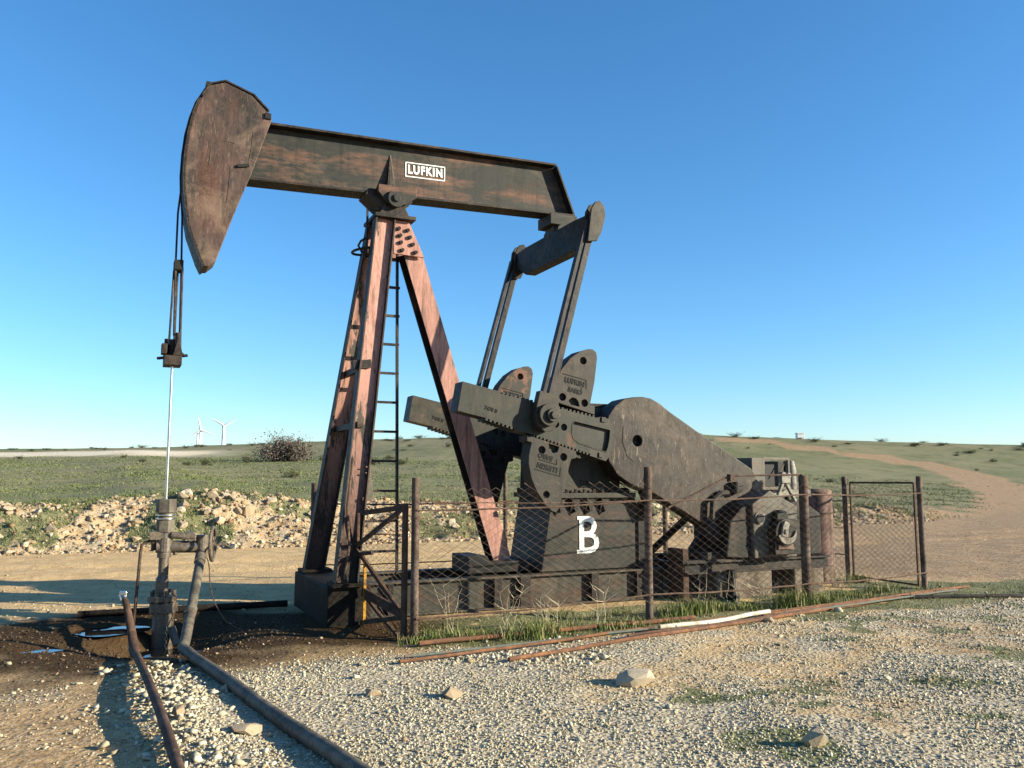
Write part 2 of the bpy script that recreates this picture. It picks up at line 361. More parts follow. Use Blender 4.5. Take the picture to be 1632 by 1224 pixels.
def text_mb(txt, x0, z0, size, y, ux=(1, 0), uz=None, ext=.004, bold=0.0, sx=1.0, sp=1.0):
    """letters as mesh on the plane y, baseline start (x0,z0), direction ux in (s,z)"""
    cu = bpy.data.curves.new('letters', 'FONT'); cu.body = txt; cu.size = size; cu.extrude = ext; cu.offset = bold; cu.resolution_u = 3; cu.space_character = sp
    ob = bpy.data.objects.new('letters', cu); COL.objects.link(ob)
    bpy.context.view_layer.update()
    me = bpy.data.meshes.new_from_object(ob.evaluated_get(bpy.context.evaluated_depsgraph_get()))
    L = math.hypot(*ux); ux = (ux[0] / L, ux[1] / L); uz = uz or (-ux[1], ux[0])
    mb = MB()
    mb.add([(x0 + v.co.x * sx * ux[0] + v.co.y * uz[0], y - v.co.z, z0 + v.co.x * sx * ux[1] + v.co.y * uz[1]) for v in me.vertices], [tuple(p.vertices) for p in me.polygons])
    bpy.data.objects.remove(ob); bpy.data.curves.remove(cu); bpy.data.meshes.remove(me)
    return mb
def fast_mesh(name, V, F, mat, tint=None):
    """V (n,3), F (m,k) numpy; tint (n,2) in 0..1"""
    me = bpy.data.meshes.new(name); V = np.asarray(V, np.float32); F = np.asarray(F, np.int32); k = F.shape[1]
    me.vertices.add(len(V)); me.vertices.foreach_set('co', V.ravel())
    me.loops.add(F.size); me.loops.foreach_set('vertex_index', F.ravel())
    me.polygons.add(len(F)); me.polygons.foreach_set('loop_start', np.arange(0, F.size, k, dtype=np.int32))
    me.polygons.foreach_set('loop_total', np.full(len(F), k, np.int32))
    if tint is not None:
        a = me.color_attributes.new('tint', 'FLOAT_COLOR', 'POINT'); c = np.zeros((len(V), 4), np.float32); c[:, 3] = 1; c[:, :tint.shape[1]] = tint
        a.data.foreach_set('color', c.ravel())
    me.update(calc_edges=True); me.validate()
    me.materials.append(mat)
    o = bpy.data.objects.new(name, me); COL.objects.link(o); return o

# ------------------------------------------------------------------ the ground: one sheet to the horizon
def graded(a, b, step, lo, hi, g=1.07, gmax=220):
    core = list(np.arange(a, b, step)); up = []; v = b; st = step
    while v < hi: up.append(v); st = min(st * g, gmax); v += st
    dn = []; v = a; st = step
    while v > lo: st = min(st * g, gmax); v -= st; dn.append(v)
    return np.array(dn[::-1] + core + up + [hi])
def seg_dist(x, y, pts):
    dmin = np.full(np.shape(x), 1e9)
    for (x0, y0), (x1, y1) in zip(pts[:-1], pts[1:]):
        vx, vy = x1 - x0, y1 - y0; t = np.clip(((x - x0) * vx + (y - y0) * vy) / (vx * vx + vy * vy), 0, 1)
        dmin = np.minimum(dmin, np.hypot(x - x0 - t * vx, y - y0 - t * vy))
    return dmin
TRACK = [(8, 17), (16, 26), (26, 42), (39.6, 66.5), (47.6, 87.4), (48.6, 96.9), (44.6, 104.2), (39.4, 110.7), (35, 115), (30, 118)]
def masks(x, y):
    s, n = W2L(x, y); bl = bank_line(s)
    k = fbm(x * .6, y * .6, 40, 4); kk = fbm(x * 2.2, y * 2.2, 47, 4)
    q = n - bl - (fbm(s * .35, n * .2, 3, 3) - .5) * .9
    field = sst(2.2, 4.2, q + (k - .5) * 3.0)
    bankgr = sst(.2, .8, q) * (1 - sst(2.6, 4, q)) * sst(.50, .58, fbm(x * .9, y * .9, 61, 4))
    nearR = sst(8.5, 11.0, s) * sst(-2.3, -1.3, n + (k - .5)) * (1 - sst(3.2, 5.0, n + (k - .5) * 2)) * sst(.34, .50, k)     # right of the gate
    strip = sst(2.4, 3.2, s) * sst(-2.75, -2.2, n + (kk - .5) * .6) * (1 - sst(-1.2, -.75, n)) * sst(.28, .42, kk + .1)
    spots = .9 * sst(.57, .68, fbm(x * 2.1, y * 2.1, 73, 4)) * sst(.36, .58, fbm(x * .5, y * .5, 75, 2) + .045 * (x - .6)) * (1 - sst(-2.7, -2.2, n)) * sst(-1.5, 4.0, s) * .9
    grass = np.clip(field + bankgr * .8 + nearR * .85 + strip + spots, 0, 1)
    td = seg_dist(x, y, TRACK); tw = np.interp(y, [17, 36, 50, 66, 118], [3.2, 2.6, 3.4, 4.0, 2.6])
    track = 1 - sst(.75, 1.1, td / tw + (fbm(x * .25, y * .25, 33, 3) - .5) * .7)
    grass = grass * (1 - track * np.interp(y, [30, 60, 115], [.95, .97, .97]))
    pale = (1 - sst(-36, -27, x + (k - .5) * 6)) * sst(80, 84, y + (k - .5) * 5) * (1 - sst(93, 98, y))
    grass = grass * (1 - pale)
    front = 1 - sst(-2.9, -2.1, n + (k - .5) * .5)
    gravel = front * np.clip(sst(.4, 1.7, s + (k - .5) * 1.4 - .22 * np.minimum(n + 2.5, 0) * 0) * (1 - .6 * sst(.42, .60, fbm(x * .42 + 5, y * .42, 52, 3)) * sst(2.6, 4.8, s - .5 * (n + 3)))
                             + .75 * np.exp(-((s - .75) / .5) ** 2) + .45 * sst(.55, .7, kk), 0, 1)
    bankband = sst(.0, .4, q) * (1 - sst(3.0, 4.4, q)) * (1 - sst(26, 33, s))
    gravel = np.maximum(gravel, bankband * .42)
    oil = np.exp(-(((s - .2) / 2.1) ** 2 + ((n - .05) / 1.45) ** 2) ** 1.6) * 1.35 + 1.1 * np.exp(-(((s - 2.2) / 1.3) ** 2 + ((n + .85) / .85) ** 2)) \
        + .55 * np.exp(-(((s - 1.2) / 2.6) ** 2 + ((n + 2.0) / .7) ** 2))
    oil = oil + .55 * np.exp(-((s + .7) / 1.3) ** 2 - ((n + 2.2) / 1.3) ** 2) * sst(.4, .62, k)
    oil = np.clip(oil * (.55 + .9 * kk), 0, 1)  # soaked crude, spread wider and darker to paint in the shadow by the well
    red = np.clip(sst(8, 22, s) * .8 + track * .7 + sst(.0, .5, q) * (1 - sst(3.4, 4.8, q)) * (.40 + .5 * sst(.46, .66, fbm(x * .8, y * .8, 81, 3)))
                  + front * sst(3.2, 5, s) * sst(.48, .60, k) * .5 + front * (1 - sst(-.2, .6, s)) * .6, 0, 1)
    return grass, gravel, oil, red, np.clip(pale, 0, 1), track
gx = graded(-15, 15, .09, -4500, 4500); gy = graded(2.0, 27, .09, -300, 5200)
GX, GY = np.meshgrid(gx, gy); gxf, gyf = GX.ravel(), GY.ravel()
GZ = terrain(gxf, gyf)
nx, ny = len(gx), len(gy)
ii = (np.arange(ny - 1)[:, None] * nx + np.arange(nx - 1)[None, :]).ravel()
F = np.stack([ii, ii + 1, ii + nx + 1, ii + nx], 1)
g_, v_, o_, r_, p_, t_ = masks(gxf, gyf)
def groundmat():
    m, n, l, bs = new_mat('ground_soil')
    at = n.new('ShaderNodeAttribute'); at.attribute_name = 'zone'; sp = n.new('ShaderNodeSeparateColor'); l.new(at.outputs['Color'], sp.inputs[0])
    at2 = n.new('ShaderNodeAttribute'); at2.attribute_name = 'soil'; sp2 = n.new('ShaderNodeSeparateColor'); l.new(at2.outputs['Color'], sp2.inputs[0])
    tc = n.new('ShaderNodeTexCoord'); v = tc.outputs['Object']
    big = tex(n, l, 'noise', v, .35, 5, .6); mid = tex(n, l, 'noise', v, 2.2, 6, .65); fine = tex(n, l, 'noise', v, 14, 6, .7); far = tex(n, l, 'noise', v, .06, 6, .65)
    peb = tex(n, l, 'vor', v, 30); peb2 = tex(n, l, 'vor', v, 75)
    dirt = mixc(n, l, ramp(n, l, mid.outputs[0], [(.3, 0), (.7, 1)]).outputs[0], (.37, .230, .098), (.57, .385, .18))
    reds = mixc(n, l, ramp(n, l, mid.outputs[0], [(.3, 0), (.7, 1)]).outputs[0], (.21, .118, .053), (.36, .222, .112))
    c = mixc(n, l, sp2.outputs[0], dirt, reds)
    c = mixc(n, l, mth(n, l, 'MULTIPLY', ramp(n, l, fine.outputs[0], [(.45, 0), (.75, 1)]).outputs[0], .5), c, (.58, .47, .32))
    c = mixc(n, l, mth(n, l, 'MULTIPLY', sp2.outputs[0], ramp(n, l, fine.outputs[0], [(.40, .75), (.56, 0)]).outputs[0]), c, (.125, .085, .045))
    # scattered pale pebbles in the soil
    pm = mth(n, l, 'MULTIPLY', ramp(n, l, peb.outputs['Distance'], [(.16, 1), (.26, 0)]).outputs[0], ramp(n, l, mid.outputs[0], [(.46, 0), (.60, 1)]).outputs[0])
    pc = n.new('ShaderNodeSeparateColor'); l.new(peb.outputs['Color'], pc.inputs[0])
    c = mixc(n, l, mth(n, l, 'MULTIPLY', pm, ramp(n, l, pc.outputs[0], [(.45, 0), (.5, 1)]).outputs[0]), c, (.66, .60, .49))
    # gravel bed
    gcol = mixc(n, l, pc.outputs[1], (.24, .19, .12), (.52, .46, .34))
    p2 = n.new('ShaderNodeSeparateColor'); l.new(peb2.outputs['Color'], p2.inputs[0])
    gcol = mixc(n, l, .45, gcol, mixc(n, l, p2.outputs[0], (.21, .145, .08), (.50, .42, .30)))
    gm = mth(n, l, 'ADD', sp.outputs[1], mth(n, l, 'MULTIPLY', mth(n, l, 'SUBTRACT', mid.outputs[0], .5), .9))
    gmask = ramp(n, l, gm, [(.25, 0), (.62, 1)]).outputs[0]
    c = mixc(n, l, gmask, c, gcol)
    # grass and weeds
    gr = mixc(n, l, ramp(n, l, mid.outputs[0], [(.3, 0), (.72, 1)]).outputs[0], (.072, .090, .031), (.148, .155, .070))
    gr = mixc(n, l, ramp(n, l, far.outputs[0], [(.40, 0), (.66, .75)]).outputs[0], gr, (.215, .185, .105))
    gr = mixc(n, l, ramp(n, l, big.outputs[0], [(.50, 0), (.68, .85)]).outputs[0], gr, (.060, .080, .026))
    gf = mth(n, l, 'ADD', sp.outputs[0], mth(n, l, 'MULTIPLY', mth(n, l, 'SUBTRACT', fine.outputs[0], .5), .9))
    c = mixc(n, l, ramp(n, l, gf, [(.34, 0), (.60, .92)]).outputs[0], c, gr)
    c = mixc(n, l, mth(n, l, 'MULTIPLY', sp2.outputs[1], .95), c, mixc(n, l, mid.outputs[0], (.50, .42, .30), (.74, .66, .52)))
    # crude soaked into the soil, with the shadow round the well painted in
    om = mth(n, l, 'ADD', sp.outputs[2], mth(n, l, 'MULTIPLY', mth(n, l, 'SUBTRACT', mid.outputs[0], .5), .55))
    om = ramp(n, l, om, [(.10, 0), (.80, .97)]).outputs[0]
    c = mixc(n, l, om, c, mixc(n, l, fine.outputs[0], (.013, .009, .006), (.080, .048, .026)))
    l.new(c, bs.inputs['Base Color'])
    l.new(mixc(n, l, om, (.95, .95, .95), (.72, .72, .72)), bs.inputs['Roughness']); l.new(mth(n, l, 'MULTIPLY', mth(n, l, 'SUBTRACT', 1.0, om), .25), bs.inputs['Specular IOR Level'])
    h = mth(n, l, 'ADD', mth(n, l, 'MULTIPLY', fine.outputs[0], .6), mth(n, l, 'MULTIPLY', mth(n, l, 'SUBTRACT', 1.0, peb.outputs['Distance']), mth(n, l, 'ADD', .25, mth(n, l, 'MULTIPLY', gmask, .3))))
    h = mth(n, l, 'ADD', h, mth(n, l, 'MULTIPLY', mid.outputs[0], 1.6))
    bump(n, l, bs, h, .8, .035)
    return m
ground = fast_mesh('ground', np.stack([gxf, gyf, GZ], 1), F, groundmat())
for nm, cols in (('zone', (g_, v_, o_)), ('soil', (r_, p_, t_))):
    a = ground.data.color_attributes.new(nm, 'FLOAT_COLOR', 'POINT'); cc = np.ones((len(gxf), 4), np.float32)
    for i in range(3): cc[:, i] = cols[i]
    a.data.foreach_set('color', cc.ravel())
ground.data.polygons.foreach_set('use_smooth', np.ones(len(F), bool))
tag(ground, 'stony tan and grassy ground running up to the low hill skyline', 'ground', kind='structure')

# ------------------------------------------------------------------ stones
def hull(seed, npts=14, sc=(1, .8, .6)):
    rg = np.random.default_rng(seed); p = rg.normal(size=(npts, 3)); p /= np.linalg.norm(p, axis=1)[:, None]; p *= rg.uniform(.75, 1.05, (npts, 1)); p *= np.array(sc)
    bm = bmesh.new(); vs = [bm.verts.new(q) for q in p]; r = bmesh.ops.convex_hull(bm, input=vs)
    bmesh.ops.delete(bm, geom=[v for v in bm.verts if not v.link_faces], context='VERTS'); bmesh.ops.triangulate(bm, faces=bm.faces[:])
    bm.verts.index_update(); V = np.array([v.co[:] for v in bm.verts]); Fq = np.array([[v.index for v in f.verts] for f in bm.faces]); bm.free(); return V, Fq
SMALL = [hull(100 + i, 11, (1, RNG.uniform(.65, .95), RNG.uniform(.45, .75))) for i in range(8)]
def scatter(name, X, Y, size, tint, mat, tmpl, sink=.3):
    allV, allF, allT = [], [], []; off = 0; Z = terrain(X, Y); which = RNG.integers(0, len(tmpl), len(X))
    for k, (V, Fq) in enumerate(tmpl):
        idx = np.where(which == k)[0]; m = len(idx)
        if not m: continue
        a = RNG.uniform(0, 2 * np.pi, m); ca, sa = np.cos(a)[:, None], np.sin(a)[:, None]; tl = RNG.normal(0, .35, m)[:, None]
        vx, vy, vz = V[:, 0][None], V[:, 1][None], V[:, 2][None]
        vx, vz = vx * np.cos(tl) - vz * np.sin(tl), vx * np.sin(tl) + vz * np.cos(tl)
        sz = size[idx][:, None]; zz = vz * sz
        P = np.stack([X[idx][:, None] + (vx * ca - vy * sa) * sz, Y[idx][:, None] + (vx * sa + vy * ca) * sz, Z[idx][:, None] + zz + sz * .45 * (1 - 2 * sink)], 2).reshape(-1, 3)
        allV.append(P); allF.append((Fq[None] + (np.arange(m) * len(V))[:, None, None] + off).reshape(-1, 3)); off += m * len(V)
        allT.append(np.repeat(tint[idx], len(V), 0))
    o = fast_mesh(name, np.concatenate(allV), np.concatenate(allF), mat, np.concatenate(allT)); return o
# foreground gravel
N = 100000
yy = 4.3 + 9.2 * RNG.random(N) ** 1.25; xx = RNG.uniform(-1, 1, N) * (yy * .68 + .4)
g0, v0, o0, r0, p0, t0 = masks(xx, yy); s0, n0 = W2L(xx, yy)
dens = np.clip(v0 * 1.1 + .05, 0, 1) * (.22 + 1.0 * sst(.3, .62, fbm(xx * 1.7, yy * 1.7, 90, 4))) * (1 - .6 * np.clip(g0, 0, 1)) * (1 - .7 * (o0 > .5))
dens = np.where(n0 < -2.0, dens, dens * .25 + .03 * (n0 > 1))
keep = RNG.random(N) < dens; xx, yy = xx[keep], yy[keep]; n = len(xx)
coarse = sst(.42, .62, fbm(xx * .55 + 9, yy * .55, 140, 3)) * (1 - .6 * sst(2.5, 5.5, xx))
size = .0065 + .011 * RNG.random(n) ** 1.6 + (.008 + .020 * coarse) * RNG.random(n) ** 5; size *= np.where(RNG.random(n) < .010 * (.3 + coarse), RNG.uniform(1.6, 2.8, n), 1)
size *= .85 + .035 * yy
g0, v0, o0, r0, p0, t0 = masks(xx, yy)
tint = np.stack([np.clip(RNG.beta(2.2, 2.0, n), 0, 1), np.clip(.55 * RNG.random(n) ** 2 + r0 * .4 * RNG.random(n) + .35 * (1 - v0) * RNG.random(n), 0, 1)], 1)
gv = scatter('gravel', xx, yy, size, tint, M['gravel'], SMALL); tag(gv, 'pale limestone gravel spread over the foreground', 'gravel', kind='stuff')
# loose pebbles on the dirt road, the bank and the left foreground
N = 16000
xx = RNG.uniform(-17, 24, N); yy = RNG.uniform(4.5, 40, N); s0, n0 = W2L(xx, yy); q0 = n0 - bank_line(s0)
dens = np.where(n0 > 2.5, .10 + .5 * np.exp(-((n0 - 10.2) / .7) ** 2) + .35 * np.exp(-((n0 - 7) / .5) ** 2), .05 + .5 * (n0 < -1)) * (.3 + 1.4 * fbm(xx * .8, yy * .8, 92, 3) ** 2)
dens = np.where((q0 > -.2) & (q0 < 4.0), .95 * (1 - .5 * sst(2.5, 4, q0)), dens) * (q0 < 5)
keep = RNG.random(N) < dens; xx, yy = xx[keep], yy[keep]; n = len(xx); s0, n0 = W2L(xx, yy); q0 = n0 - bank_line(s0)
size = .012 + .03 * RNG.random(n) ** 3; size = np.where(q0 > -.2, size * 1.9, size)
tint = np.stack([RNG.beta(2.4, 1.6, n), .7 * RNG.random(n) ** 2.5], 1)
pb = scatter('pebbles', xx, yy, size, tint, M['rubble'], SMALL); tag(pb, 'loose pebbles strewn over the dirt road and the stony bank', 'pebbles', kind='stuff')
# rubble of the bank: many middling stones as one, the largest as individual rocks
N = 14000
ss = RNG.uniform(-7, 32, N); q = 3.6 * RNG.random(N) ** 1.15 - .1; nn = bank_line(ss) + q + (fbm(ss * .35, bank_line(ss) * .2, 3, 3) - .5) * .9
wx, wy, _ = L2W(ss, nn); cl = fbm(wx * .9, wy * .9, 61, 4)
keep = (RNG.random(N) < np.interp(ss, [-7, 3, 12, 20, 32], [.8, .95, .8, .5, .35]) * np.where(cl > .56, .3, 1)) ; wx, wy, q = wx[keep], wy[keep], q[keep]; n = len(wx)
size = .026 + .095 * RNG.random(n) ** 3
tint = np.stack([RNG.beta(1.7, 1.6, n), .85 * RNG.random(n) ** 1.6], 1)
rb = scatter('rubble', wx, wy, size, tint, M['rubble'], [hull(300 + i, 14, (1, RNG.uniform(.6, .9), RNG.uniform(.5, .8))) for i in range(7)], .45)
tag(rb, 'broken limestone rubble heaped along the bank behind the pump', 'rubble', kind='stuff')
N = 900; tt = RNG.random(N); nn = -1.9 - 3.6 * tt; ss = .28 + .10 * (tt) + RNG.normal(0, .20, N) + .12; wx, wy, _ = L2W(ss, nn)
size = .012 + .045 * RNG.random(N) ** 3
ri = scatter('pipe_rubble', wx, wy, size, np.stack([RNG.beta(2.6, 1.5, N), .6 * RNG.random(N) ** 2.5], 1), M['gravel'], SMALL, .3); tag(ri, 'loose white stones heaped along the left foreground pipe', 'rubble', kind='stuff')
N = 5200; ss = RNG.normal(.6, 1.5, N); nn = RNG.normal(-.5, .95, N); wx, wy, _ = L2W(ss, nn); om = masks(wx, wy)[2]
k = (RNG.random(N) < om * .9) & ~((ss > 2.1) & (ss < 2.85) & (nn > -1)) & (np.hypot((ss - .06) / .44, (nn - .16) / .34) > 1); wx, wy = wx[k], wy[k]; n = len(wx)
oc = scatter('oily_clods', wx, wy, .006 + .022 * RNG.random(n) ** 3, np.stack([RNG.random(n), (RNG.random(n) < .025) * RNG.random(n)], 1), M['clod'], SMALL, .35)
tag(oc, 'oil blackened clods and stones over the soaked soil by the wellhead', 'clods', kind='stuff')
ROCKM = []
for i in range(9):
    V, Fq = hull(500 + i, 18, (1, RNG.uniform(.65, .95), RNG.uniform(.5, .8)))
    me = bpy.data.meshes.new('rock'); me.from_pydata(V.tolist(), [], Fq.tolist()); me.materials.append(M['rock']); ROCKM.append(me)
def rock(x, y, size, label, group=None, sink=.25, rz=None, flat=1.0, k=None):
    o = bpy.data.objects.new('rock', ROCKM[RNG.integers(0, 9) if k is None else k]); COL.objects.link(o)
    z = float(terrain(x, y)); o.location = (x, y, z + size * .55 * flat * (1 - 2 * sink)); o.scale = (size, size * RNG.uniform(.8, 1.1), size * flat)
    o.rotation_euler = (RNG.normal(0, .2), RNG.normal(0, .2), RNG.uniform(0, 6.3) if rz is None else rz)
    return tag(o, label, 'rock', group)
nb = 0
while nb < 250:
    s_ = RNG.uniform(-6.5, 27); q_ = RNG.uniform(0, 3.2)
    if s_ > 12 and RNG.random() < .55: continue
    n_ = float(bank_line(s_)) + q_ + float(fbm(s_ * .35, 2.3, 3, 3) - .5) * .9
    x_, y_, _ = L2W(s_, n_)
    if abs(x_) > y_ * .64: continue
    rock(x_, y_, .09 + .12 * RNG.random() ** 2.5, 'pale limestone rock among the many lying on the stony bank', 'rocks on the stony bank', sink=.36); nb += 1
for i in range(16):                      # heap on the bank crest right of the wellhead rod
    s_ = 2.2 + RNG.normal(0, .75); n_ = 13.3 + RNG.normal(0, .35); x_, y_, _ = L2W(s_, n_)
    rock(x_, y_, .11 + .17 * RNG.random(), 'large white limestone rock in the heap on the bank crest behind the wellhead', 'rocks heaped on the bank crest')
V, Fq = hull(611, 60, (1, .72, .62)); me = bpy.data.meshes.new('boulder'); me.from_pydata(V.tolist(), [], Fq.tolist()); me.materials.append(M['boulder']); ROCKM.append(me)
rock(1.0, 7.19, .175, 'large rounded tan boulder lying alone on the gravel in front of the fence', flat=.85, k=9, rz=.3)
rock(-.46, 6.75, .105, 'white limestone lump on the gravel left of the tan boulder', flat=.9, k=4)
rock(-1.08, 6.8, .075, 'small white rock on the gravel below the fence gate', k=5)
rock(-2.28, 6.05, .085, 'white rock lying between the two pipes near the raised pipe', k=1)
rock(-1.72, 5.75, .13, 'broad flat white rock between the two foreground pipes', flat=.6, k=7)
rock(-2.25, 6.9, .06, 'small pale stone beside the left foreground pipe', k=3)
rock(1.9, 5.55, .10, 'white angular rock at the bottom right of the gravel', k=6)
rock(3.0, 10.2, .10, 'flat white stone in the grass beside the pale pipe', flat=.6, k=8)

# ------------------------------------------------------------------ grass
def blades(name, X, Y, H, mat, lean=.5, wid=.006, nb=5, spread=.04, dead=.1):
    n = len(X); X = np.repeat(X, nb); Y = np.repeat(Y, nb); Hh = np.repeat(H, nb) * RNG.uniform(.5, 1.1, n * nb); W = np.repeat(np.broadcast_to(wid, (n,)), nb)
    sp = np.repeat(np.broadcast_to(spread, (n,)), nb)
    X = X + RNG.normal(0, 1, n * nb) * sp; Y = Y + RNG.normal(0, 1, n * nb) * sp; Z = terrain(X, Y) - .01
    a = RNG.uniform(0, 2 * np.pi, n * nb); la = RNG.uniform(0, 2 * np.pi, n * nb); ln = lean * Hh * RNG.uniform(.2, 1, n * nb)
    dx, dy = np.cos(a) * W, np.sin(a) * W; lx, ly = np.cos(la) * ln, np.sin(la) * ln
    P = np.stack([np.stack([X - dx, Y - dy, Z], 1), np.stack([X + dx, Y + dy, Z], 1), np.stack([X + lx * .4 + dx * .7, Y + ly * .4 + dy * .7, Z + Hh * .6], 1),
                  np.stack([X + lx * .4 - dx * .7, Y + ly * .4 - dy * .7, Z + Hh * .6], 1), np.stack([X + lx, Y + ly, Z + Hh * .95], 1)], 1).reshape(-1, 3)
    b = np.arange(n * nb)[:, None] * 5
    Fq = np.concatenate([b + np.array([[0, 1, 2]]), b + np.array([[0, 2, 3]]), b + np.array([[3, 2, 4]])], 0)
    base = np.repeat(RNG.random(n), nb) * .6 + RNG.random(n * nb) * .4; dd = (RNG.random(n * nb) < dead) * RNG.uniform(.6, 1, n * nb)
    return fast_mesh(name, P, Fq, mat, np.repeat(np.stack([base, dd], 1), 5, 0))
N = 16000; ss = RNG.uniform(2.8, 18, N); nn = RNG.uniform(-2.7, 4.2, N); X, Y, _ = L2W(ss, nn)
gm = masks(X, Y)[0] * np.where((ss < 9.8) & (nn > -1.0), 0, 1) * np.where(ss > 10.5, .6, 1) * (1 - sst(3.3, 3.0, ss) * 0)
k = RNG.random(N) < gm * .75 * sst(.33, .55, fbm(X * 1.1, Y * 1.1, 131, 3)); X, Y = X[k], Y[k]; cl = fbm(X * 1.8, Y * 1.8, 99, 3)
g1 = blades('grass', X, Y, .03 + .13 * sst(.45, .75, cl) * RNG.random(len(X)), M['grass'], .8, .0042, 8, .05, .22); tag(g1, 'green grass growing along the foot of the fence', 'grass', kind='stuff')
N = 14000; ss = RNG.uniform(-8, 32, N); nn = bank_line(ss) + RNG.uniform(.2, 4.4, N); X, Y, _ = L2W(ss, nn); k = RNG.random(N) < masks(X, Y)[0] * .8; X, Y = X[k], Y[k]
g5 = blades('bank_grass', X, Y, .05 + .10 * RNG.random(len(X)) ** 2, M['fgrass'], 1.0, .010, 7, .07, .25); tag(g5, 'tufts of grass between the rubble of the bank', 'grass', kind='stuff')
CL = [(3.5, -2.05, .17), (4.15, -2.2, .26), (4.35, -2.1, .22), (5.2, -2.2, .14), (6.35, -1.75, .30), (6.6, -1.7, .26), (8.0, -1.85, .34), (8.25, -1.8, .32), (8.75, -1.7, .25), (9.5, -1.4, .16), (10.3, -1.2, .18), (3.1, -2.0, .2), (7.2, -1.7, .15), (10.9, -.2, .2)]
X, Y, H_ = [], [], []
for cs, cn, ch in CL:
    for i in range(34):
        x_, y_, _ = L2W(cs + RNG.normal(0, .16), cn + RNG.normal(0, .07)); X.append(x_); Y.append(y_); H_.append(ch * RNG.uniform(.5, 1.0))
g2 = blades('tall_grass', np.array(X), np.array(Y), np.array(H_), M['grass'], .55, .0045, 9, .035, .2); tag(g2, 'taller grass clumps against the fence posts', 'grass', kind='stuff')
N = 5200; Y = 4.4 + 5 * RNG.random(N); X = RNG.uniform(-1, 1, N) * Y * .66; s0, n0 = W2L(X, Y)
k = (n0 < -2.5) & (RNG.random(N) < masks(X, Y)[0] * .8); X, Y = X[k], Y[k]
g3 = blades('weeds', X, Y, .02 + .035 * RNG.random(len(X)), M['grass'], .9, .0038, 9, .035, .1); tag(g3, 'low green weeds growing between the gravel stones', 'weeds', kind='stuff')
N = 34000; Y = 18 + 62 * RNG.random(N) ** 1.5; X = RNG.uniform(-1, 1, N) * Y * .66; s0, n0 = W2L(X, Y)
k = (n0 > 11) & (RNG.random(N) < masks(X, Y)[0] * (.25 + .75 * sst(.35, .65, fbm(X * .25, Y * .25, 120, 4)))); X, Y = X[k], Y[k]
g4 = blades('field_grass', X, Y, (.025 + .05 * RNG.random(len(X)) ** 2) * (.8 + Y * .008), M['fgrass'], 1.3, .006 + .0005 * Y, 7, .12 + .006 * Y, .12)
tag(g4, 'short winter grass covering the slope behind the bank', 'grass', kind='stuff')

# ------------------------------------------------------------------ shrubs
def shrub_parts(seed, n_leaf, n_stem, leaf, flat=.75, bare=False):
    """unit shrub: crown of leaf quads in uneven clumps, and woody stems"""
    rg = np.random.default_rng(seed); st = MB(); tips = []
    for i in range(n_stem):
        a = rg.uniform(0, 2 * np.pi); e = rg.uniform(.35, 1.45); L = rg.uniform(.6, 1.0)
        p = np.array([0, 0, 0.]) + np.array([rg.normal(0, .12), rg.normal(0, .12), 0]); d = np.array([np.cos(a) * np.cos(e), np.sin(a) * np.cos(e), np.sin(e) * flat]); pts = [p]
        for j in range(4): pts.append(pts[-1] + d * L / 4 + rg.normal(0, .035, 3))
        st.tube([tuple(q) for q in pts], [.022, .017, .012, .008, .004], 4); tips += pts[2:]
        for j in range(3 if bare else 1):
            k = rg.integers(2, 5); dd = d + rg.normal(0, .45, 3); st.tube([tuple(pts[k]), tuple(pts[k] + dd * .2), tuple(pts[k] + dd * .36 + rg.normal(0, .04, 3))], [.008, .005, .003], 3); tips.append(pts[k] + dd * .3)
    tips = np.array(tips); c = tips[rg.integers(0, len(tips), n_leaf)] + rg.normal(0, .085, (n_leaf, 3)); c[:, 2] = np.abs(c[:, 2])
    u = rg.normal(size=(n_leaf, 3)); u /= np.linalg.norm(u, axis=1)[:, None]; v = rg.normal(size=(n_leaf, 3)); v -= u * (u * v).sum(1)[:, None]; v /= np.linalg.norm(v, axis=1)[:, None]
    sz = leaf * rg.uniform(.5, 1.3, (n_leaf, 1)); P = np.stack([c - u * sz, c + v * sz * .5, c + u * sz, c - v * sz * .5], 1).reshape(-1, 3)
    Fq = np.arange(n_leaf * 4).reshape(-1, 4); t = np.stack([rg.random(n_leaf), (rg.random(n_leaf) < .15) * rg.uniform(.3, 1, n_leaf)], 1)
    return st, P, Fq, np.repeat(t, 4, 0)
def make_shrub(seed, n_leaf, n_stem, leaf, flat, bare=False):
    st, P, Fq, t = shrub_parts(seed, n_leaf, n_stem, leaf, flat, bare)
    fo = fast_mesh('foliage', P, Fq, M['leaf'], t); sm = build('stem', st, M['twig'])
    return fo, sm
PROTO = []
for i in range(4):
    fo, sm = make_shrub(700 + i, 750, 16, .055, RNG.uniform(.6, .95)); PROTO.append((fo, sm))
used_proto = set()
def shrub(x, y, size, label, group=None, hs=1.0, name='shrub'):
    k = int(RNG.integers(0, 4)); root = bpy.data.objects.new(name, None); COL.objects.link(root); root.location = (x, y, float(terrain(x, y)) - .04 * size)
    root.scale = (size, size, size * hs); root.rotation_euler = (0, 0, RNG.uniform(0, 6.28)); tag(root, label, 'shrub', group)
    for o in PROTO[k]:
        if k not in used_proto: c = o
        else: c = o.copy(); COL.objects.link(c)
        c.parent = root
    used_proto.add(k); return root
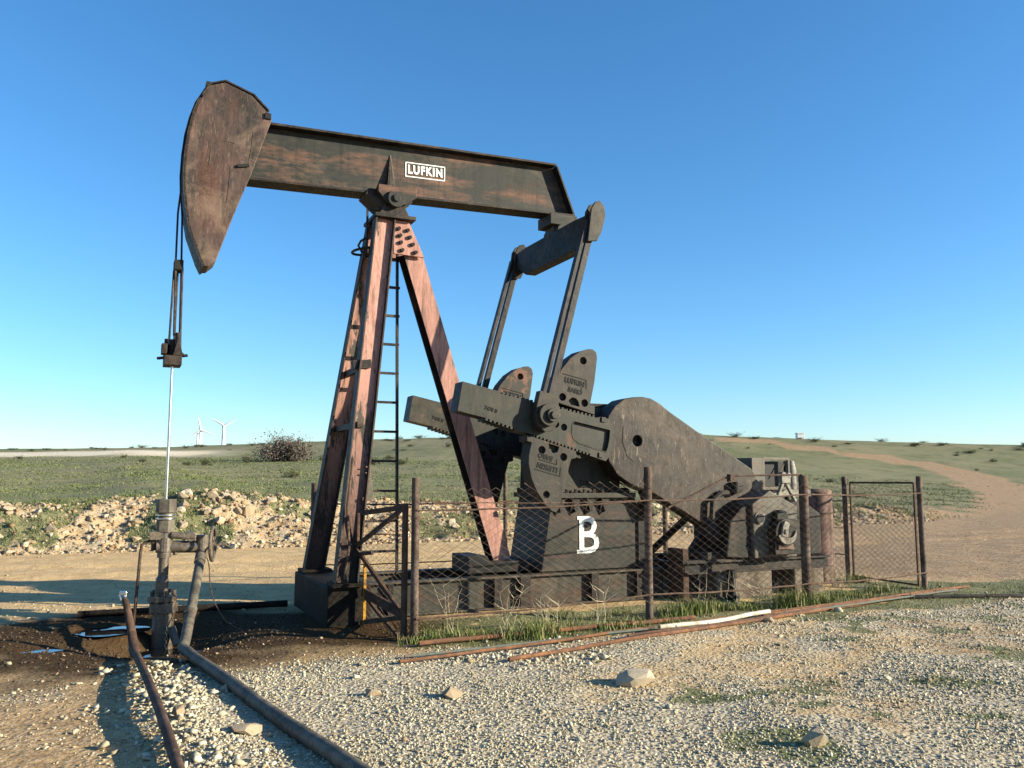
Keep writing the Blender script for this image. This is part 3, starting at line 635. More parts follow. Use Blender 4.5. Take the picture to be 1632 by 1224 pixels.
# big bare bush on the slope left of the samson post
bush = TH('bush', 'large purplish half-bare bush on the grassy slope left of the derrick legs', 'bush', (-19.1, 72.2, float(terrain(-19.1, 72.2)) - .1), local=False)
bmb, bP, bF, bT = shrub_parts(760, 6500, 110, .040, .75, True)
sc_ = Vector((2.4, 2.0, 2.3))
fb = fast_mesh('foliage', bP * np.array(sc_), bF, M['bushleaf'], bT); fb.parent = bush.o
bmb.v = [(a * sc_.x + bush.base.x, b * sc_.y + bush.base.y, c * sc_.z + bush.base.z) for a, b, c in bmb.v]
build('stem', bmb, M['twig'], th=bush)
for px, dist, size, lab in ((640, 68, 1.0, 'low rounded shrub on the slope seen between the ladder and the rear leg'), (585, 66, 1.3, 'dark spreading shrub on the slope just right of the front legs'), (520, 74, 1.2, 'brown tinged shrub right beside the large half-bare bush'),
                            (395, 66, .9, 'low dark shrub on the slope left of the large bush'), (330, 60, .8, 'low shrub on the slope between the wellhead rod and the large bush'), (470, 45, .7, 'small shrub on the grass below the large bush')):
    shrub((px - 816) / 1358 * dist, dist, size, lab, None, .7)
for i in range(62):
    Y = 40 + 76 * RNG.random() ** .7; X = RNG.uniform(-.62, .62) * Y; s0, n0 = W2L(X, Y)
    if n0 < 18 or masks(np.array([X]), np.array([Y]))[0][0] < .5 or abs(X + 19) < 3: continue
    shrub(X, Y, RNG.uniform(.35, .85), 'small dark shrub dotted over the grassy hillside', 'shrubs dotted over the hillside', .65)
for i in range(64):
    px = RNG.uniform(-20, 1650); Y = RNG.uniform(112, 124); X = (px - 816) / 1358 * Y
    if 850 < px < 1100: continue
    shrub(X, Y, RNG.uniform(.5, 1.3) * (1.3 if px > 1350 and RNG.random() < .3 else 1), 'dark shrub standing along the hill skyline', 'shrubs along the skyline', RNG.uniform(.28, .55))

# ------------------------------------------------------------------ pumping unit (local: s along, y away from the camera, z up)
PJ = TH('pumpjack', 'old dark pumpjack with long beam, curved head and pink primer legs behind the fence', 'pumpjack', (4.2, 0, 0))
def P(name, mb, mat, **k): return build(name, mb, mat, th=PJ, **k)
# foundation and skid
P('foundation_block', MB().box(2.22, 2.72, -.90, .98, -.1, .46), M['oily'], bev=.015)
sk = MB()
for y in (-.55, .55): sk.hbeam((2.72, y, .25), (6.9, y, .25), (0, 1, 0), .40, .16, .022)
for s in (2.8, 4.4, 6.85): sk.box(s, s + .1, -.53, .53, .07, .43)
P('skid', sk, M['skid'])
for s0, s1 in ((4.36, 4.47), (4.72, 4.86), (5.75, 5.86), (6.45, 6.52), (3.0, 3.06)):
    P('web_rib', MB().box(s0, s1, -.645, -.562, .072, .428), M['dark'])  # dark upright boxes along the near skid web
# samson post
def legparts(p0, p1, nrm, depth, width, t, web, face):
    """H section leg: dark flanges as the leg, its primer coloured web (or near flange) as a part of the leg"""
    p0, p1, nrm = Vector(p0), Vector(p1), Vector(nrm); a = (p1 - p0).normalized(); e1 = a.cross(nrm).normalized(); e2 = e1.cross(a).normalized(); c = (p0 + p1) / 2; L = (p1 - p0).length / 2
    fl_ = MB(); wb_ = MB()
    if face is None:
        for k in (-1, 1): fl_.obox(c + e1 * k * (depth / 2 - t / 2), a * L, e1 * t / 2, e2 * width / 2)
        wb_.obox(c, a * (L - .004), e1 * (depth / 2 - t), e2 * t / 2)
    else:
        fl_.obox(c, a * L, e1 * (depth / 2 - t), e2 * t / 2)
        fl_.obox(c - e1 * face * (depth / 2 - t / 2), a * L, e1 * t / 2, e2 * width / 2)
        wb_.obox(c + e1 * face * (depth / 2 - t / 2), a * L, e1 * t / 2, e2 * width / 2)
    o = P('leg', fl_, M['legdark'], bev=.003)
    sub('primer_web' if face is None else 'primer_flange', wb_, web, o, PJ)
    return o
for sg in (-1, 1):
    lg = legparts((2.43, sg * .84, .46), (3.01, sg * .17, 4.97), (0, 1, 0), .262, .165, .02, M['leg'], None)
    sub('foot_plate', MB().box(2.26, 2.64, sg * .84 - .16, sg * .84 + .16, .462, .50), M['oily'], lg, PJ)
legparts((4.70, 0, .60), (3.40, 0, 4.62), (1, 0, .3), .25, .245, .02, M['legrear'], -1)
P('leg_base', MB().prism([(4.15, .462), (5.02, .462), (5.02, .60), (4.45, .60), (4.40, .68), (4.15, .68)], -.3, .3), M['dark'], bev=.008)
for sg in (-1, 1):
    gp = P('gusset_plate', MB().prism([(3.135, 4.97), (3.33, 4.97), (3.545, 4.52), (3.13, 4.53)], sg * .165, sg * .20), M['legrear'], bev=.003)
    for bs_, bz in ((3.19, 4.86), (3.31, 4.85), (3.21, 4.77), (3.34, 4.76), (3.22, 4.68), (3.38, 4.67), (3.24, 4.58), (3.42, 4.57)):
        sub('bolt', MB().cyl((bs_, sg * .195, bz), (bs_, sg * .235, bz), .026, n=6), M['mark'], gp, PJ)
P('cap_plate', MB().box(2.86, 3.40, -.29, .29, 4.972, 5.02), M['dark'], bev=.006)
P('cross_brace', MB().bar((2.63, -.62, 2.30), (2.63, .62, 2.30), .07, .07), M['legdark'])
P('cross_brace', MB().bar((2.78, -.45, 3.05), (2.56, -.45, 3.02), .12, .10).bar((2.72, -.50, 3.02), (2.72, .50, 3.02), .07, .07), M['legdark'])
# centre bearing
sd = MB(); sd.prism([(2.92, 5.02), (3.34, 5.02), (3.27, 5.15), (2.99, 5.15)], -.22, .22)
sd.prism([(2.80, 5.36), (2.75, 5.28), (2.97, 5.10), (3.27, 5.12), (3.38, 5.24), (3.40, 5.37)], -.17, .17)
sbp = P('saddle_bearing', sd, M['dark'], bev=.012)
for sg in (-1, 1):
    e_ = MB().prism([(2.90, 5.40), (2.90, 5.30), (3.02, 5.17), (3.26, 5.17), (3.36, 5.25), (3.41, 5.28), (3.41, 5.40)], sg * .18, sg * .26)
    e_.prism(circ(3.13, 5.225, .115, 22), sg * .26, sg * .31); e_.prism(circ(3.13, 5.225, .05, 14), sg * .31, sg * .34)
    sub('bearing_cap', e_, M['beam'], sbp, PJ, bev=.006)
# ladder at the post
ld = MB(); LY = .10
ld.bar((3.27, LY, 4.65), (3.33, LY, .46), .045, .03); ld.bar((2.90, LY, 4.65), (2.82, LY, .46), .045, .03)
for i in range(11): 
    z = .75 + .378 * i; ld.bar((2.83, LY, z), (3.31, LY, z), .045, .03)
P('ladder', ld, M['dark'])
hp = MB(); hp.bar((2.80, -.12, 5.10), (2.80, -.12, 4.50), .025, .025); hp.bar((2.80, -.12, 5.10), (2.96, -.12, 5.10), .025, .025)
hp.tube([(2.88 - .21 * math.sin(t), -.12 + .21 - .21 * math.cos(t), 4.60 - .03 * math.sin(t)) for t in np.linspace(0, math.pi, 12)], .017, 6)
hp.tube([(2.80, -.12, 4.72), (2.72, -.12, 4.66), (2.69, -.12, 4.60), (2.73, -.12, 4.53), (2.82, -.12, 4.50)], .016, 6)
P('ladder_hoop', hp, M['dark'])
lb = MB().obox((2.72, -.52, 1.60), (.075, 0, .015), (0, .06, 0), (-.03, 0, .20)); P('terminal_box', lb, M['engine'], bev=.006)
ct = MB()
for z in (1.80, 1.73, 1.44, 1.42): ct.bar((2.46 + z * .12, -.95 + z * .13, z), (2.78, -.66, z - .02), .012, .012)
ct.tube([(2.50, -.80, 1.9), (2.44, -.83, 1.35), (2.46, -.88, .9), (2.40, -.93, .55)], .014, 6)
P('conduit', ct, M['rust'])

# walking beam: level I section with slanted tail
bz = lambda s, top: (5.985 + .028 * (s - 1.54)) if top else (5.285 + .030 * (s - 1.35))
bw = MB().prism([(1.25, bz(1.25, 0)), (5.80, bz(5.8, 0)), (5.53, bz(5.53, 1)), (1.25, bz(1.25, 1))], -.011, .011)
wb = P('walking_beam', bw, M['beam'])
def flange(top):
    s1 = 5.53 if top else 5.83; dz = .03
    return MB().prism([(1.25, bz(1.25, top)), (s1, bz(s1, top)), (s1, bz(s1, top) + (dz if top else -dz)), (1.25, bz(1.25, top) + (dz if top else -dz))], -.145, .145)
sub('flange', flange(True), M['dark'], wb, PJ, bev=.004); sub('flange', flange(False), M['dark'], wb, PJ, bev=.004)
sub('end_plate', MB().prism([(5.53, bz(5.53, 1)), (5.80, bz(5.80, 0)), (5.825, bz(5.80, 0)), (5.555, bz(5.53, 1))], -.142, .142), M['dark'], wb, PJ)
rb_ = MB()
for sg in (-1, 1): rb_.add([(3.05, sg * .011, bz(3.1, 0)), (3.22, sg * .011, bz(3.1, 0)), (3.13, sg * .011, 5.90), (3.05, sg * .135, bz(3.1, 0)), (3.10, sg * .135, bz(3.1, 0)), (3.115, sg * .02, 5.89)],
                           [(0, 1, 2), (0, 3, 4, 1), (3, 5, 4), (0, 2, 5, 3), (1, 4, 5, 2)])
sub('web_rib', rb_, M['dark'], wb, PJ)
# maker's plate in white paint
fx = (1, .03); z0 = 5.675
t_ = text_mb('LUFKIN', 3.355, z0 + .018, .158, -.016, fx, ext=.003, bold=.007, sx=.90, sp=1.22)
# fit the word to its frame
xs = [v[0] for v in t_.v]; k_ = .485 / (max(xs) - min(xs)); t_.v = [(3.365 + (a - min(xs)) * k_, b, c + (k_ - 1) * 0) for a, b, c in t_.v]
for (a0, b0, a1, b1) in ((3.33, z0 - .03, 3.885, z0 - .03), (3.33, z0 + .16, 3.885, z0 + .16)):
    t_.bar((a0, -.0155, b0), (a1, -.0155, b1 + .03 * .555), .008, .014)
for a0, dz_ in ((3.334, 0), (3.881, .0165)): t_.bar((a0, -.0155, z0 - .03 + dz_), (a0, -.0155, z0 + .16 + dz_), .008, .014, up=(1, 0, 0))
sub('lettering', t_, M['white'], wb, PJ)

# horsehead
FACE = [(.74, 6.13), (.84, 6.32), (1.01, 6.39), (1.34, 6.28), (1.52, 6.11), (1.565, 6.03), (1.33, 5.26), (1.15, 4.74), (.98, 4.20), (.90, 4.125)]
ARC = [(.86, 4.12), (.81, 4.22), (.69, 4.54), (.64, 4.80), (.615, 5.0), (.605, 5.19), (.612, 5.45), (.635, 5.70), (.68, 5.93), (.74, 6.13)]
hd = P('horsehead', MB().prism(FACE + ARC[:-1], -.20, .20), M['head'], bev=.006)
def arcplate(pts, out, w):
    mb = MB(); n = len(pts); vs = []
    for i, (a, b) in enumerate(pts):
        p, q = pts[max(i - 1, 0)], pts[min(i + 1, n - 1)]; tx, tz = q[0] - p[0], q[1] - p[1]; L = math.hypot(tx, tz); nx_, nz_ = -tz / L, tx / L
        for y in (-w, w): vs += [(a, y, b), (a + nx_ * out, y, b + nz_ * out)]
    fs = []
    for i in range(n - 1):
        o, q = i * 4, (i + 1) * 4
        fs += [(o, q, q + 1, o + 1), (o + 2, o + 3, q + 3, q + 2), (o + 1, q + 1, q + 3, o + 3), (o, o + 2, q + 2, q)]
    fs += [(0, 1, 3, 2), (4 * n - 4, 4 * n - 2, 4 * n - 1, 4 * n - 3)]
    mb.add(vs, fs); return mb
sub('front_plate', arcplate(ARC, .028, .235), M['dark'], hd, PJ)
sub('top_plate', arcplate([(.76, 6.17), (.85, 6.335), (1.01, 6.40), (1.34, 6.29), (1.52, 6.12)], .018, .215), M['dark'], hd, PJ)
sub('latch', MB().box(.80, .87, -.12, .02, 6.34, 6.40).bar((1.18, -.215, 5.37), (1.31, -.215, 5.40), .03, .035).box(1.48, 1.55, -.225, -.2, 6.02, 6.09), M['mark'], hd, PJ)
scr = MB(); scr.tube([(.86, -.2022, 5.34), (.875, -.2022, 5.52), (.93, -.2022, 5.62), (1.02, -.2022, 5.66), (1.14, -.2022, 5.65)], .0035, 5)
scr.tube([(1.35, -.2022, 5.83), (1.33, -.2022, 5.6), (1.30, -.2022, 5.4)], .0035, 4); scr.tube([(1.1, -.2022, 5.35), (1.09, -.2022, 5.1), (1.07, -.2022, 4.9)], .003, 4)
sub('weld_scar', scr, M['weight'], hd, PJ)
# bridle and carrier
off_arc = [(a - .045, b) for a, b in ARC if b > 4.9]
for y, ds in ((-.07, -.035), (.07, .035)):
    P('bridle_cable', MB().tube([(.60 + ds, y * .9, 3.30), (.585 + ds, y, 4.2), (.578 + ds * .8, y, 4.75)] + [(a + (.0 if ds < 0 else .015), y, b) for a, b in off_arc] + [(.80, y, 6.33)], .012, 7), M['dark'])
P('cable_clamp', MB().box(.535, .635, -.10, .10, 4.07, 4.19), M['mark'], bev=.006)
for y, s in ((-.09, .635), (0, .575), (.09, .525)): P('bridle_rod', MB().tube([(s, y, 3.22), (s * .4 + .585 * .6 + (s - .575) * .35, y * .9, 4.1)], .013, 7), M['pitman'])
cr = MB(); cr.box(.47, .66, -.15, .15, 2.95, 3.06); cr.box(.44, .50, -.10, .05, 3.08, 3.20)
cr.cyl((.565, 0, 3.06), (.565, 0, 3.26), .055); cr.cyl((.62, -.10, 3.10), (.61, -.10, 3.33), .034); cr.cyl((.50, .10, 3.06), (.51, .10, 3.28), .034)
cr.bar((.40, -.02, 3.03), (.72, -.12, 3.07), .04, .03); cr.prism([(.56, 3.06), (.70, 3.06), (.66, 3.10), (.63, 3.22), (.60, 3.22)], -.16, -.09)
P('carrier_bar', cr, M['dark'], bev=.006)
pr = MB().cyl((.565, 0, 1.40), (.565, 0, 2.96), .0165, n=14); P('polished_rod', pr, M['chrome'], smooth=True)

# tail bearing, equaliser, pitmans
tb = MB(); tb.box(5.40, 5.83, -.20, .20, 5.22, bz(5.5, 0) - .032); tb.box(5.48, 5.72, -.13, .13, 5.02, 5.22); tb.cyl((5.60, -.22, 5.14), (5.60, .22, 5.14), .10, n=18)
P('tail_bearing', tb, M['beam'], bev=.01)
eq = MB()
Y0, Y1 = -1.06, 1.06
sec = lambda y, zt, zb: [(5.47, y, zt), (5.64, y, zt), (5.64, y, zb), (5.47, y, zb)]
rings = [sec(Y0, 5.10, 4.86), sec(-.75, 5.12, 4.70), (sec(.75, 5.12, 4.70)), sec(Y1, 5.10, 4.86)]
eq.add([p for r_ in rings for p in r_], [(i * 4 + k, i * 4 + (k + 1) % 4, (i + 1) * 4 + (k + 1) % 4, (i + 1) * 4 + k) for i in range(3) for k in range(4)] + [(0, 3, 2, 1), (12, 13, 14, 15)])
P('equalizer_bar', eq, M['dark'], bev=.012)
for sg in (-1, 1):
    pm = P('pitman', MB().bar((5.525, sg * 1.14, 5.0), (4.87, sg * 1.14, 2.62), .085, .07, up=(0, 1, 0)).bar((5.43, sg * 1.14, 5.0), (4.765, sg * 1.14, 2.64), .05, .09, up=(0, 1, 0)), M['pitman'], bev=.006)
    EP = [(5.40, 4.70), (5.54, 4.72), (5.61, 4.85), (5.67, 5.07), (5.65, 5.20), (5.59, 5.26), (5.52, 5.24), (5.46, 5.14)]
    for a, b in ((1.19, 1.23), (1.055, 1.09)): sub('end_plate', MB().prism(EP, sg * a, sg * b), M['weight'] if a > 1.1 else M['dark'], pm, PJ, bev=.006)
    wp = MB().prism([(4.72, 2.74), (4.96, 2.68), (4.99, 2.50), (4.97, 2.36), (4.90, 2.25), (4.78, 2.23), (4.68, 2.32), (4.65, 2.46)], sg * 1.085, sg * 1.20)
    wp.prism(circ(4.82, 2.44, .14, 24), sg * 1.20, sg * 1.27)
    wr = sub('wrist_bearing', wp, M['weight'], pm, PJ, bev=.008)
    sub('wrist_pin', MB().prism(circ(4.855, 2.435, .085, 20), sg * 1.27, sg * 1.31).prism(circ(4.855, 2.435, .05, 6), sg * 1.31, sg * 1.34), M['crank'], pm, PJ, bev=.004)

# cranks with rack teeth and counterweights
def teeth(p, q, depth, pitch, nrm):
    L = math.hypot(q[0] - p[0], q[1] - p[1]); n = int(L / pitch); out = []; ux, uz = (q[0] - p[0]) / L, (q[1] - p[1]) / L
    for i in range(n):
        for f, dd in ((0, 0), (.5, 0), (.55, 1), (.95, 1)):
            a = (i + f) * L / n; out.append((p[0] + ux * a + nrm[0] * depth * dd, p[1] + uz * a + nrm[1] * depth * dd))
    return out
CR = [(3.75, 2.82), (4.20, 2.727)] + teeth((4.22, 2.723), (4.72, 2.625), .026, .052, (-.2, -.98)) + [(4.76, 2.62), (5.0, 2.575)] + teeth((5.04, 2.567), (5.60, 2.463), .026, .052, (-.2, -.98)) \
    + [(5.66, 2.452), (5.77, 2.43), (5.83, 2.36), (5.85, 2.25), (5.82, 2.05), (5.77, 1.93), (5.73, 1.885)] + teeth((5.52, 1.945), (4.66, 2.185), .026, .052, (.25, .97)) + teeth((4.46, 2.245), (4.02, 2.37), .026, .052, (.25, .97)) + [(3.69, 2.465)]
HOLES = [circ(5.01, 2.34, .045), circ(5.125, 2.305, .045)]
POCK = [(5.27, 2.385), (5.80, 2.285), (5.79, 2.18), (5.76, 2.05), (5.73, 2.0), (5.34, 2.105), (5.26, 2.16), (5.235, 2.24), (5.24, 2.33)]
UPW = [(4.90, 2.645), (4.93, 2.72), (5.0, 2.88), (5.09, 3.04), (5.22, 3.19), (5.36, 3.285), (5.47, 3.32), (5.545, 3.325), (5.60, 3.29), (5.615, 3.22), (5.57, 2.90), (5.50, 2.60), (5.57, 2.585), (5.565, 2.474)]
UPH = [circ(5.405, 3.165, .048), circ(5.10, 2.685, .048), circ(5.42, 2.62, .048), [(5.19, 2.60), (5.34, 2.57), (5.33, 2.63), (5.295, 2.675), (5.24, 2.685), (5.19, 2.65)]]
LOW = [(4.60, 2.195), (4.60, 2.12), (4.665, 2.105), (4.625, 1.95), (4.62, 1.84), (4.66, 1.66), (4.74, 1.49), (4.84, 1.36), (4.94, 1.26), (5.00, 1.245), (5.04, 1.29), (5.09, 1.46), (5.16, 1.72), (5.215, 1.90), (5.29, 1.92), (5.29, 2.005)]
LOH = [circ(4.805, 2.015, .048), circ(5.11, 1.93, .048), circ(4.865, 1.465, .046), [(4.90, 2.095), (4.91, 2.03), (4.96, 1.975), (5.02, 1.99), (5.045, 2.055)]]
def two_layer(poly, holes, y0, y1, depth):
    mb = MB(); mb.plate(poly, holes, y0, y0 + depth); mb.prism(poly, y0 + depth, y1); return mb
UXU = (.35, -.062)
for y0, nm in ((-1.06, 'n'), (.81, 'f')):
    ck = P('crank', two_layer(CR, HOLES + [POCK], y0, y0 + .25, .045), M['crank'], bev=.004)
    rim = MB(); L_ = POCK + [POCK[0]]
    rim.tube([(a, y0 + .003, b) for a, b in POCK[3:] + POCK[:1]], .010, 6)
    for a, b in ((5.70, 2.42), (5.655, 1.965)): rim.prism([(a - .03, b - .03), (a + .03, b - .035), (a + .03, b + .025), (a - .03, b + .03)], y0 - .018, y0)
    sub('pocket_rim', rim, M['crank'], ck, PJ)
    sub('casting_mark', text_mb('7478 B', 4.03, 2.50, .062, y0 - .003, (.20, -.055), ext=.003, bold=.002), M['mark'], ck, PJ)
    for poly, holes in ((UPW, UPH), (LOW, LOH)):
        cw = P('counterweight', two_layer(poly, holes, y0 - .012, y0 + .22, .06), M['weight'], bev=.006)
        yy_ = y0 - .0145
        if poly is UPW:
            tm = text_mb('LUFKIN', 5.125, 2.885, .088, yy_, (.30, -.062), ext=.003, bold=.0045); t2 = text_mb('5ARO', 5.175, 2.765, .080, yy_, (.20, -.042), ext=.003, bold=.0045)
            ln = [((5.10, 2.985), (5.445, 2.915)), ((5.445, 2.915), (5.445, 2.80)), ((5.375, 2.825), (5.37, 2.735))]
        else:
            tm = text_mb('LUFKIN', 5.03, 1.79, .088, yy_, (-.30, .075), ext=.003, bold=.0045); t2 = text_mb('5ARO', 4.96, 1.93, .080, yy_, (-.20, .05), ext=.003, bold=.0045)
            ln = [((4.70, 1.78), (5.055, 1.69)), ((5.055, 1.69), (5.065, 1.80)), ((5.01, 1.83), (5.01, 1.90)), ((4.76, 1.90), (5.01, 1.835))]
        tm.add(t2.v, t2.f)
        for (a, b), (c, d_) in ln: tm.bar((a, yy_, b), (c, yy_, d_), .010, .004, up=(0, 1, 0))
        sub('casting_mark', tm, M['mark'], cw, PJ)

# gear reducer on its pedestal
gb = MB(); gb.prism([(5.22, 1.50), (6.32, 1.50), (6.34, 1.75), (6.60, 2.0), (6.62, 2.40), (6.2, 2.62), (5.6, 2.62), (5.26, 2.35)], -.44, .44)
gb.box(5.20, 6.42, -.50, .50, 1.476, 1.54); gb.cyl((5.66, -.80, 2.16), (5.66, .80, 2.16), .11, n=20); gb.cyl((5.66, -.56, 2.16), (5.66, .56, 2.16), .24, n=24); gb.cyl((6.40, -.56, 2.17), (6.40, .56, 2.17), .16, n=20)
gr_ = P('gear_reducer', gb, M['crank'], bev=.012)
sub('casting_mark', text_mb('22000', 5.68, 1.585, .085, -.444, (1, -.06), ext=.003), M['mark'], gr_, PJ)
pd = P('pedestal', MB().prism([(5.24, 1.405), (6.53, 1.405), (6.65, 1.09), (6.67, .462), (5.08, .462)], -.5, .5), M['ped'], bev=.01)
sub('top_flange', MB().box(5.20, 6.48, -.60, .60, 1.407, 1.474), M['crank'], pd, PJ, bev=.006)
for i in range(9): sub('bolt', MB().cyl((5.30 + i * .135, -.555, 1.474), (5.30 + i * .135, -.555, 1.525), .025, n=6), M['dark'], pd, PJ)
gs = MB()
for i in range(4): gs.add([(5.28 + i * .225 + dx, y, z) for dx in (0, .02) for y, z in ((-.502, 1.40), (-.585, 1.40), (-.502, 1.17))] , [(0, 1, 2), (5, 4, 3), (0, 3, 4, 1), (1, 4, 5, 2), (2, 5, 3, 0)])
for i in range(4): gs.prism([(5.29 + i * .225, 1.40), (5.41 + i * .225, 1.40), (5.365 + i * .225, 1.22), (5.34 + i * .225, 1.22)], -.56, -.503)
sub('gusset', gs, M['dark'], pd, PJ)
sub('edge_plate', MB().box(6.56, 6.675, -.53, -.502, .47, 1.36), M['dark'], pd, PJ)
# painted letter B with slab ends
Bm = text_mb('B', 5.63, .685, .66, -.507, (1, .0), ext=.002, bold=.005, sx=.80)
zs = [v[2] for v in Bm.v]; xs = [v[0] for v in Bm.v]
kx, kz = .30 / (max(xs) - min(xs)), .485 / (max(zs) - min(zs)); Bm.v = [(5.645 + (a - min(xs)) * kx, b, .68 + (c - min(zs)) * kz) for a, b, c in Bm.v]
Bm.box(5.605, 5.70, -.509, -.505, .68, .725); Bm.box(5.615, 5.70, -.5095, -.5045, 1.12, 1.165)
sub('letter', Bm, M['white'], pd, PJ)
# belt guard
GD = [(6.37, 2.765), (6.52, 2.775), (6.66, 2.755), (6.80, 2.69), (6.95, 2.59), (7.55, 2.25), (8.36, 1.81), (8.44, 1.70), (8.41, 1.58), (8.25, 1.40), (7.98, 1.12), (7.78, .97), (7.62, .965), (7.2, 1.20), (6.65, 1.48), (6.30, 1.60), (6.10, 1.72), (5.97, 1.90), (5.91, 2.10), (5.91, 2.32), (5.97, 2.50), (6.08, 2.64), (6.22, 2.73)]
gd = P('belt_guard', two_layer(GD, [circ(6.42, 2.17, .075)], -.75, -.42, .1), M['guard'], bev=.012)
rm = MB(); rm.tube([(a, -.752, b) for a, b in GD[12:20]], .012, 6); sub('rim', rm, M['guard'], gd, PJ)
ra = MB(); ra.tube([(6.20, -.752, 2.36), (6.185, -.752, 2.16), (6.25, -.752, 1.97), (6.36, -.752, 1.89), (6.46, -.752, 1.90)], .005, 5); ra.tube([(6.42, -.752, 1.55), (6.50, -.752, 1.62), (6.52, -.752, 1.68)], .007, 5); sub('weld_scar', ra, M['weight'], gd, PJ)
for a_, b_, w_, h_ in (((6.55, -.62, 1.50), (6.72, -.62, 1.15), .07, .07), ((7.30, -.55, .50), (7.75, -.55, 1.05), .08, .10), ((7.9, -.55, .50), (7.95, -.55, 1.1), .1, .12), ((7.2, .3, .5), (7.75, -.2, 1.2), .1, .1)):
    P('guard_bracket', MB().bar(a_, b_, w_, h_), M['dark'])
P('brake_lever', MB().tube([(6.35, .35, 2.6), (6.1, .35, 2.72), (5.9, .3, 2.72)], .02, 6).box(5.92, 6.3, -.3, .3, 2.60, 2.70), M['dark'])

# ------------------------------------------------------------------ engine on its sub-base
EN = TH('engine', 'dark stationary engine with clutch and radiator at the right end of the pump', 'engine', (8.2, -.4, .0))
def E_(name, mb, mat, **k): return build(name, mb, mat, th=EN, **k)
sbm = MB(); sbm.hbeam((7.0, -.95, .47), (9.55, -.95, .47), (0, 1, 0), .16, .14, .02); sbm.hbeam((7.0, .35, .47), (9.55, .35, .47), (0, 1, 0), .16, .14, .02)
for s in (7.05, 7.9, 8.7, 9.45): sbm.box(s, s + .12, -.93, .33, .40, .52)
sbm.box(7.28, 7.75, -.93, -.5, .552, .66); sbm.box(6.95, 8.0, -1.0, -.88, .53, .57)
E_('base_frame', sbm, M['dark'])
cc_ = E_('crankcase', MB().prism([(8.06, .57), (8.82, .57), (8.85, 1.27), (8.36, 1.50), (8.04, 1.31)], -1.12, -.1), M['engine'], bev=.015)
cyl_ = E_('cylinder', MB().cyl((8.10, -.70, .92), (7.66, -.62, .86), .27, .23, n=20).cyl((7.66, -.62, .86), (7.58, -.61, .85), .27, n=20).prism([(7.62, .60), (8.06, .56), (8.06, 1.30), (7.9, 1.26), (7.70, 1.08)], -1.06, -.3), M['dark'], bev=.02)
pt = MB(); pt.prism(circ(8.155, 1.12, .085, 20), -1.14, -1.121); sub('port_ring', pt, M['pale'], cc_, EN)
sub('port', MB().prism(circ(8.155, 1.115, .066, 18), -1.155, -1.141), M['black'], cc_, EN)  # solid black disc, painted for the shade inside the port hole
cl_ = MB(); cl_.cyl((8.47, -1.12, .92), (8.47, -1.30, .92), .19, n=24); cl_.box(8.30, 8.72, -1.26, -1.12, .62, .86); cl_.box(8.62, 8.80, -1.2, -1.12, .72, 1.10); cl_.cyl((8.47, -1.12, 1.13), (8.47, -1.24, 1.13), .10, n=18)
ch = E_('clutch', cl_, M['dark'], bev=.01)
cres = [(8.47 + .165 * math.cos(t), .93 + .165 * math.sin(t)) for t in np.linspace(R(195), R(365), 16)] + [(8.50 + .115 * math.cos(t), .965 + .115 * math.sin(t)) for t in np.linspace(R(350), R(205), 14)]
sub('clutch_band', MB().prism(cres, -1.33, -1.301), M['pale'], ch, EN)
sub('clutch_lever', MB().prism([(8.36, .88), (8.46, .86), (8.48, .98), (8.50, 1.06), (8.42, 1.08), (8.38, 1.0)], -1.34, -1.302).prism(circ(8.43, .94, .03, 10), -1.36, -1.341), M['pale'], ch, EN)
E_('rust_patch_plate', MB().prism([(8.34, .70), (8.62, .69), (8.60, .76), (8.50, .80), (8.36, .78)], -1.285, -1.262), M['tank'])
bxo = MB()
for s in (8.62, 9.10): bxo.box(s, s + .035, -.70, -.665, 1.53, 1.97)
bxo.box(8.655, 9.10, -.70, -.665, 1.935, 1.97); bxo.box(8.40, 8.615, -.72, -.25, 1.55, 1.965); bxo.box(8.65, 9.13, -.28, -.25, 1.55, 1.94); bxo.bar((8.93, -.66, 1.70), (9.09, -.66, 1.92), .015, .015)
bxo.box(8.40, 9.13, -.72, -.25, 1.50, 1.545)
E_('radiator', bxo, M['engine'], bev=.005)
E_('radiator_core', MB().box(8.66, 9.12, -.58, -.30, 1.55, 1.92), M['black'])
E_('bracket', MB().bar((8.62, -.95, 1.34), (8.76, -.95, 1.62), .05, .04).bar((8.98, -.95, 1.34), (8.80, -.95, 1.62), .05, .04).box(8.70, 8.86, -1.0, -.92, 1.60, 1.70).cyl((8.74, -1.0, 1.72), (8.74, -.92, 1.72), .04).cyl((8.84, -1.0, 1.71), (8.84, -.92, 1.71), .04), M['pale'], bev=.005)
fl = MB(); fl.cyl((9.34, -.5, 1.48), (9.34, -.5, 1.80), .075, n=16); fl.cyl((9.34, -.5, 1.80), (9.34, -.5, 1.93), .075, .045, n=16); fl.cyl((9.44, -.5, 1.48), (9.44, -.5, 1.74), .04, n=12); fl.box(8.86, 9.6, -.62, -.36, 1.40, 1.50)
E_('air_filter', fl, M['pale'], smooth=True)
ex = MB(); ex.tube([(8.2, -.6, 1.35), (8.1, -.72, 1.48), (7.75, -.80, 1.46), (7.60, -.82, 1.36), (7.58, -.82, 1.1)], .04, 8); ex.bar((8.05, -.8, 1.5), (8.5, -.6, 1.58), .09, .08); ex.cyl((8.02, -.8, 1.45), (8.02, -.8, 1.62), .06)
ex.bar((8.55, -.5, 1.35), (8.55, -.5, 1.55), .12, .2)
E_('manifold', ex, M['dark'])
E_('back_housing', MB().prism([(8.85, .56), (9.55, .56), (9.55, 1.15), (9.2, 1.35), (8.86, 1.30)], -.85, .2), M['dark'], bev=.015)
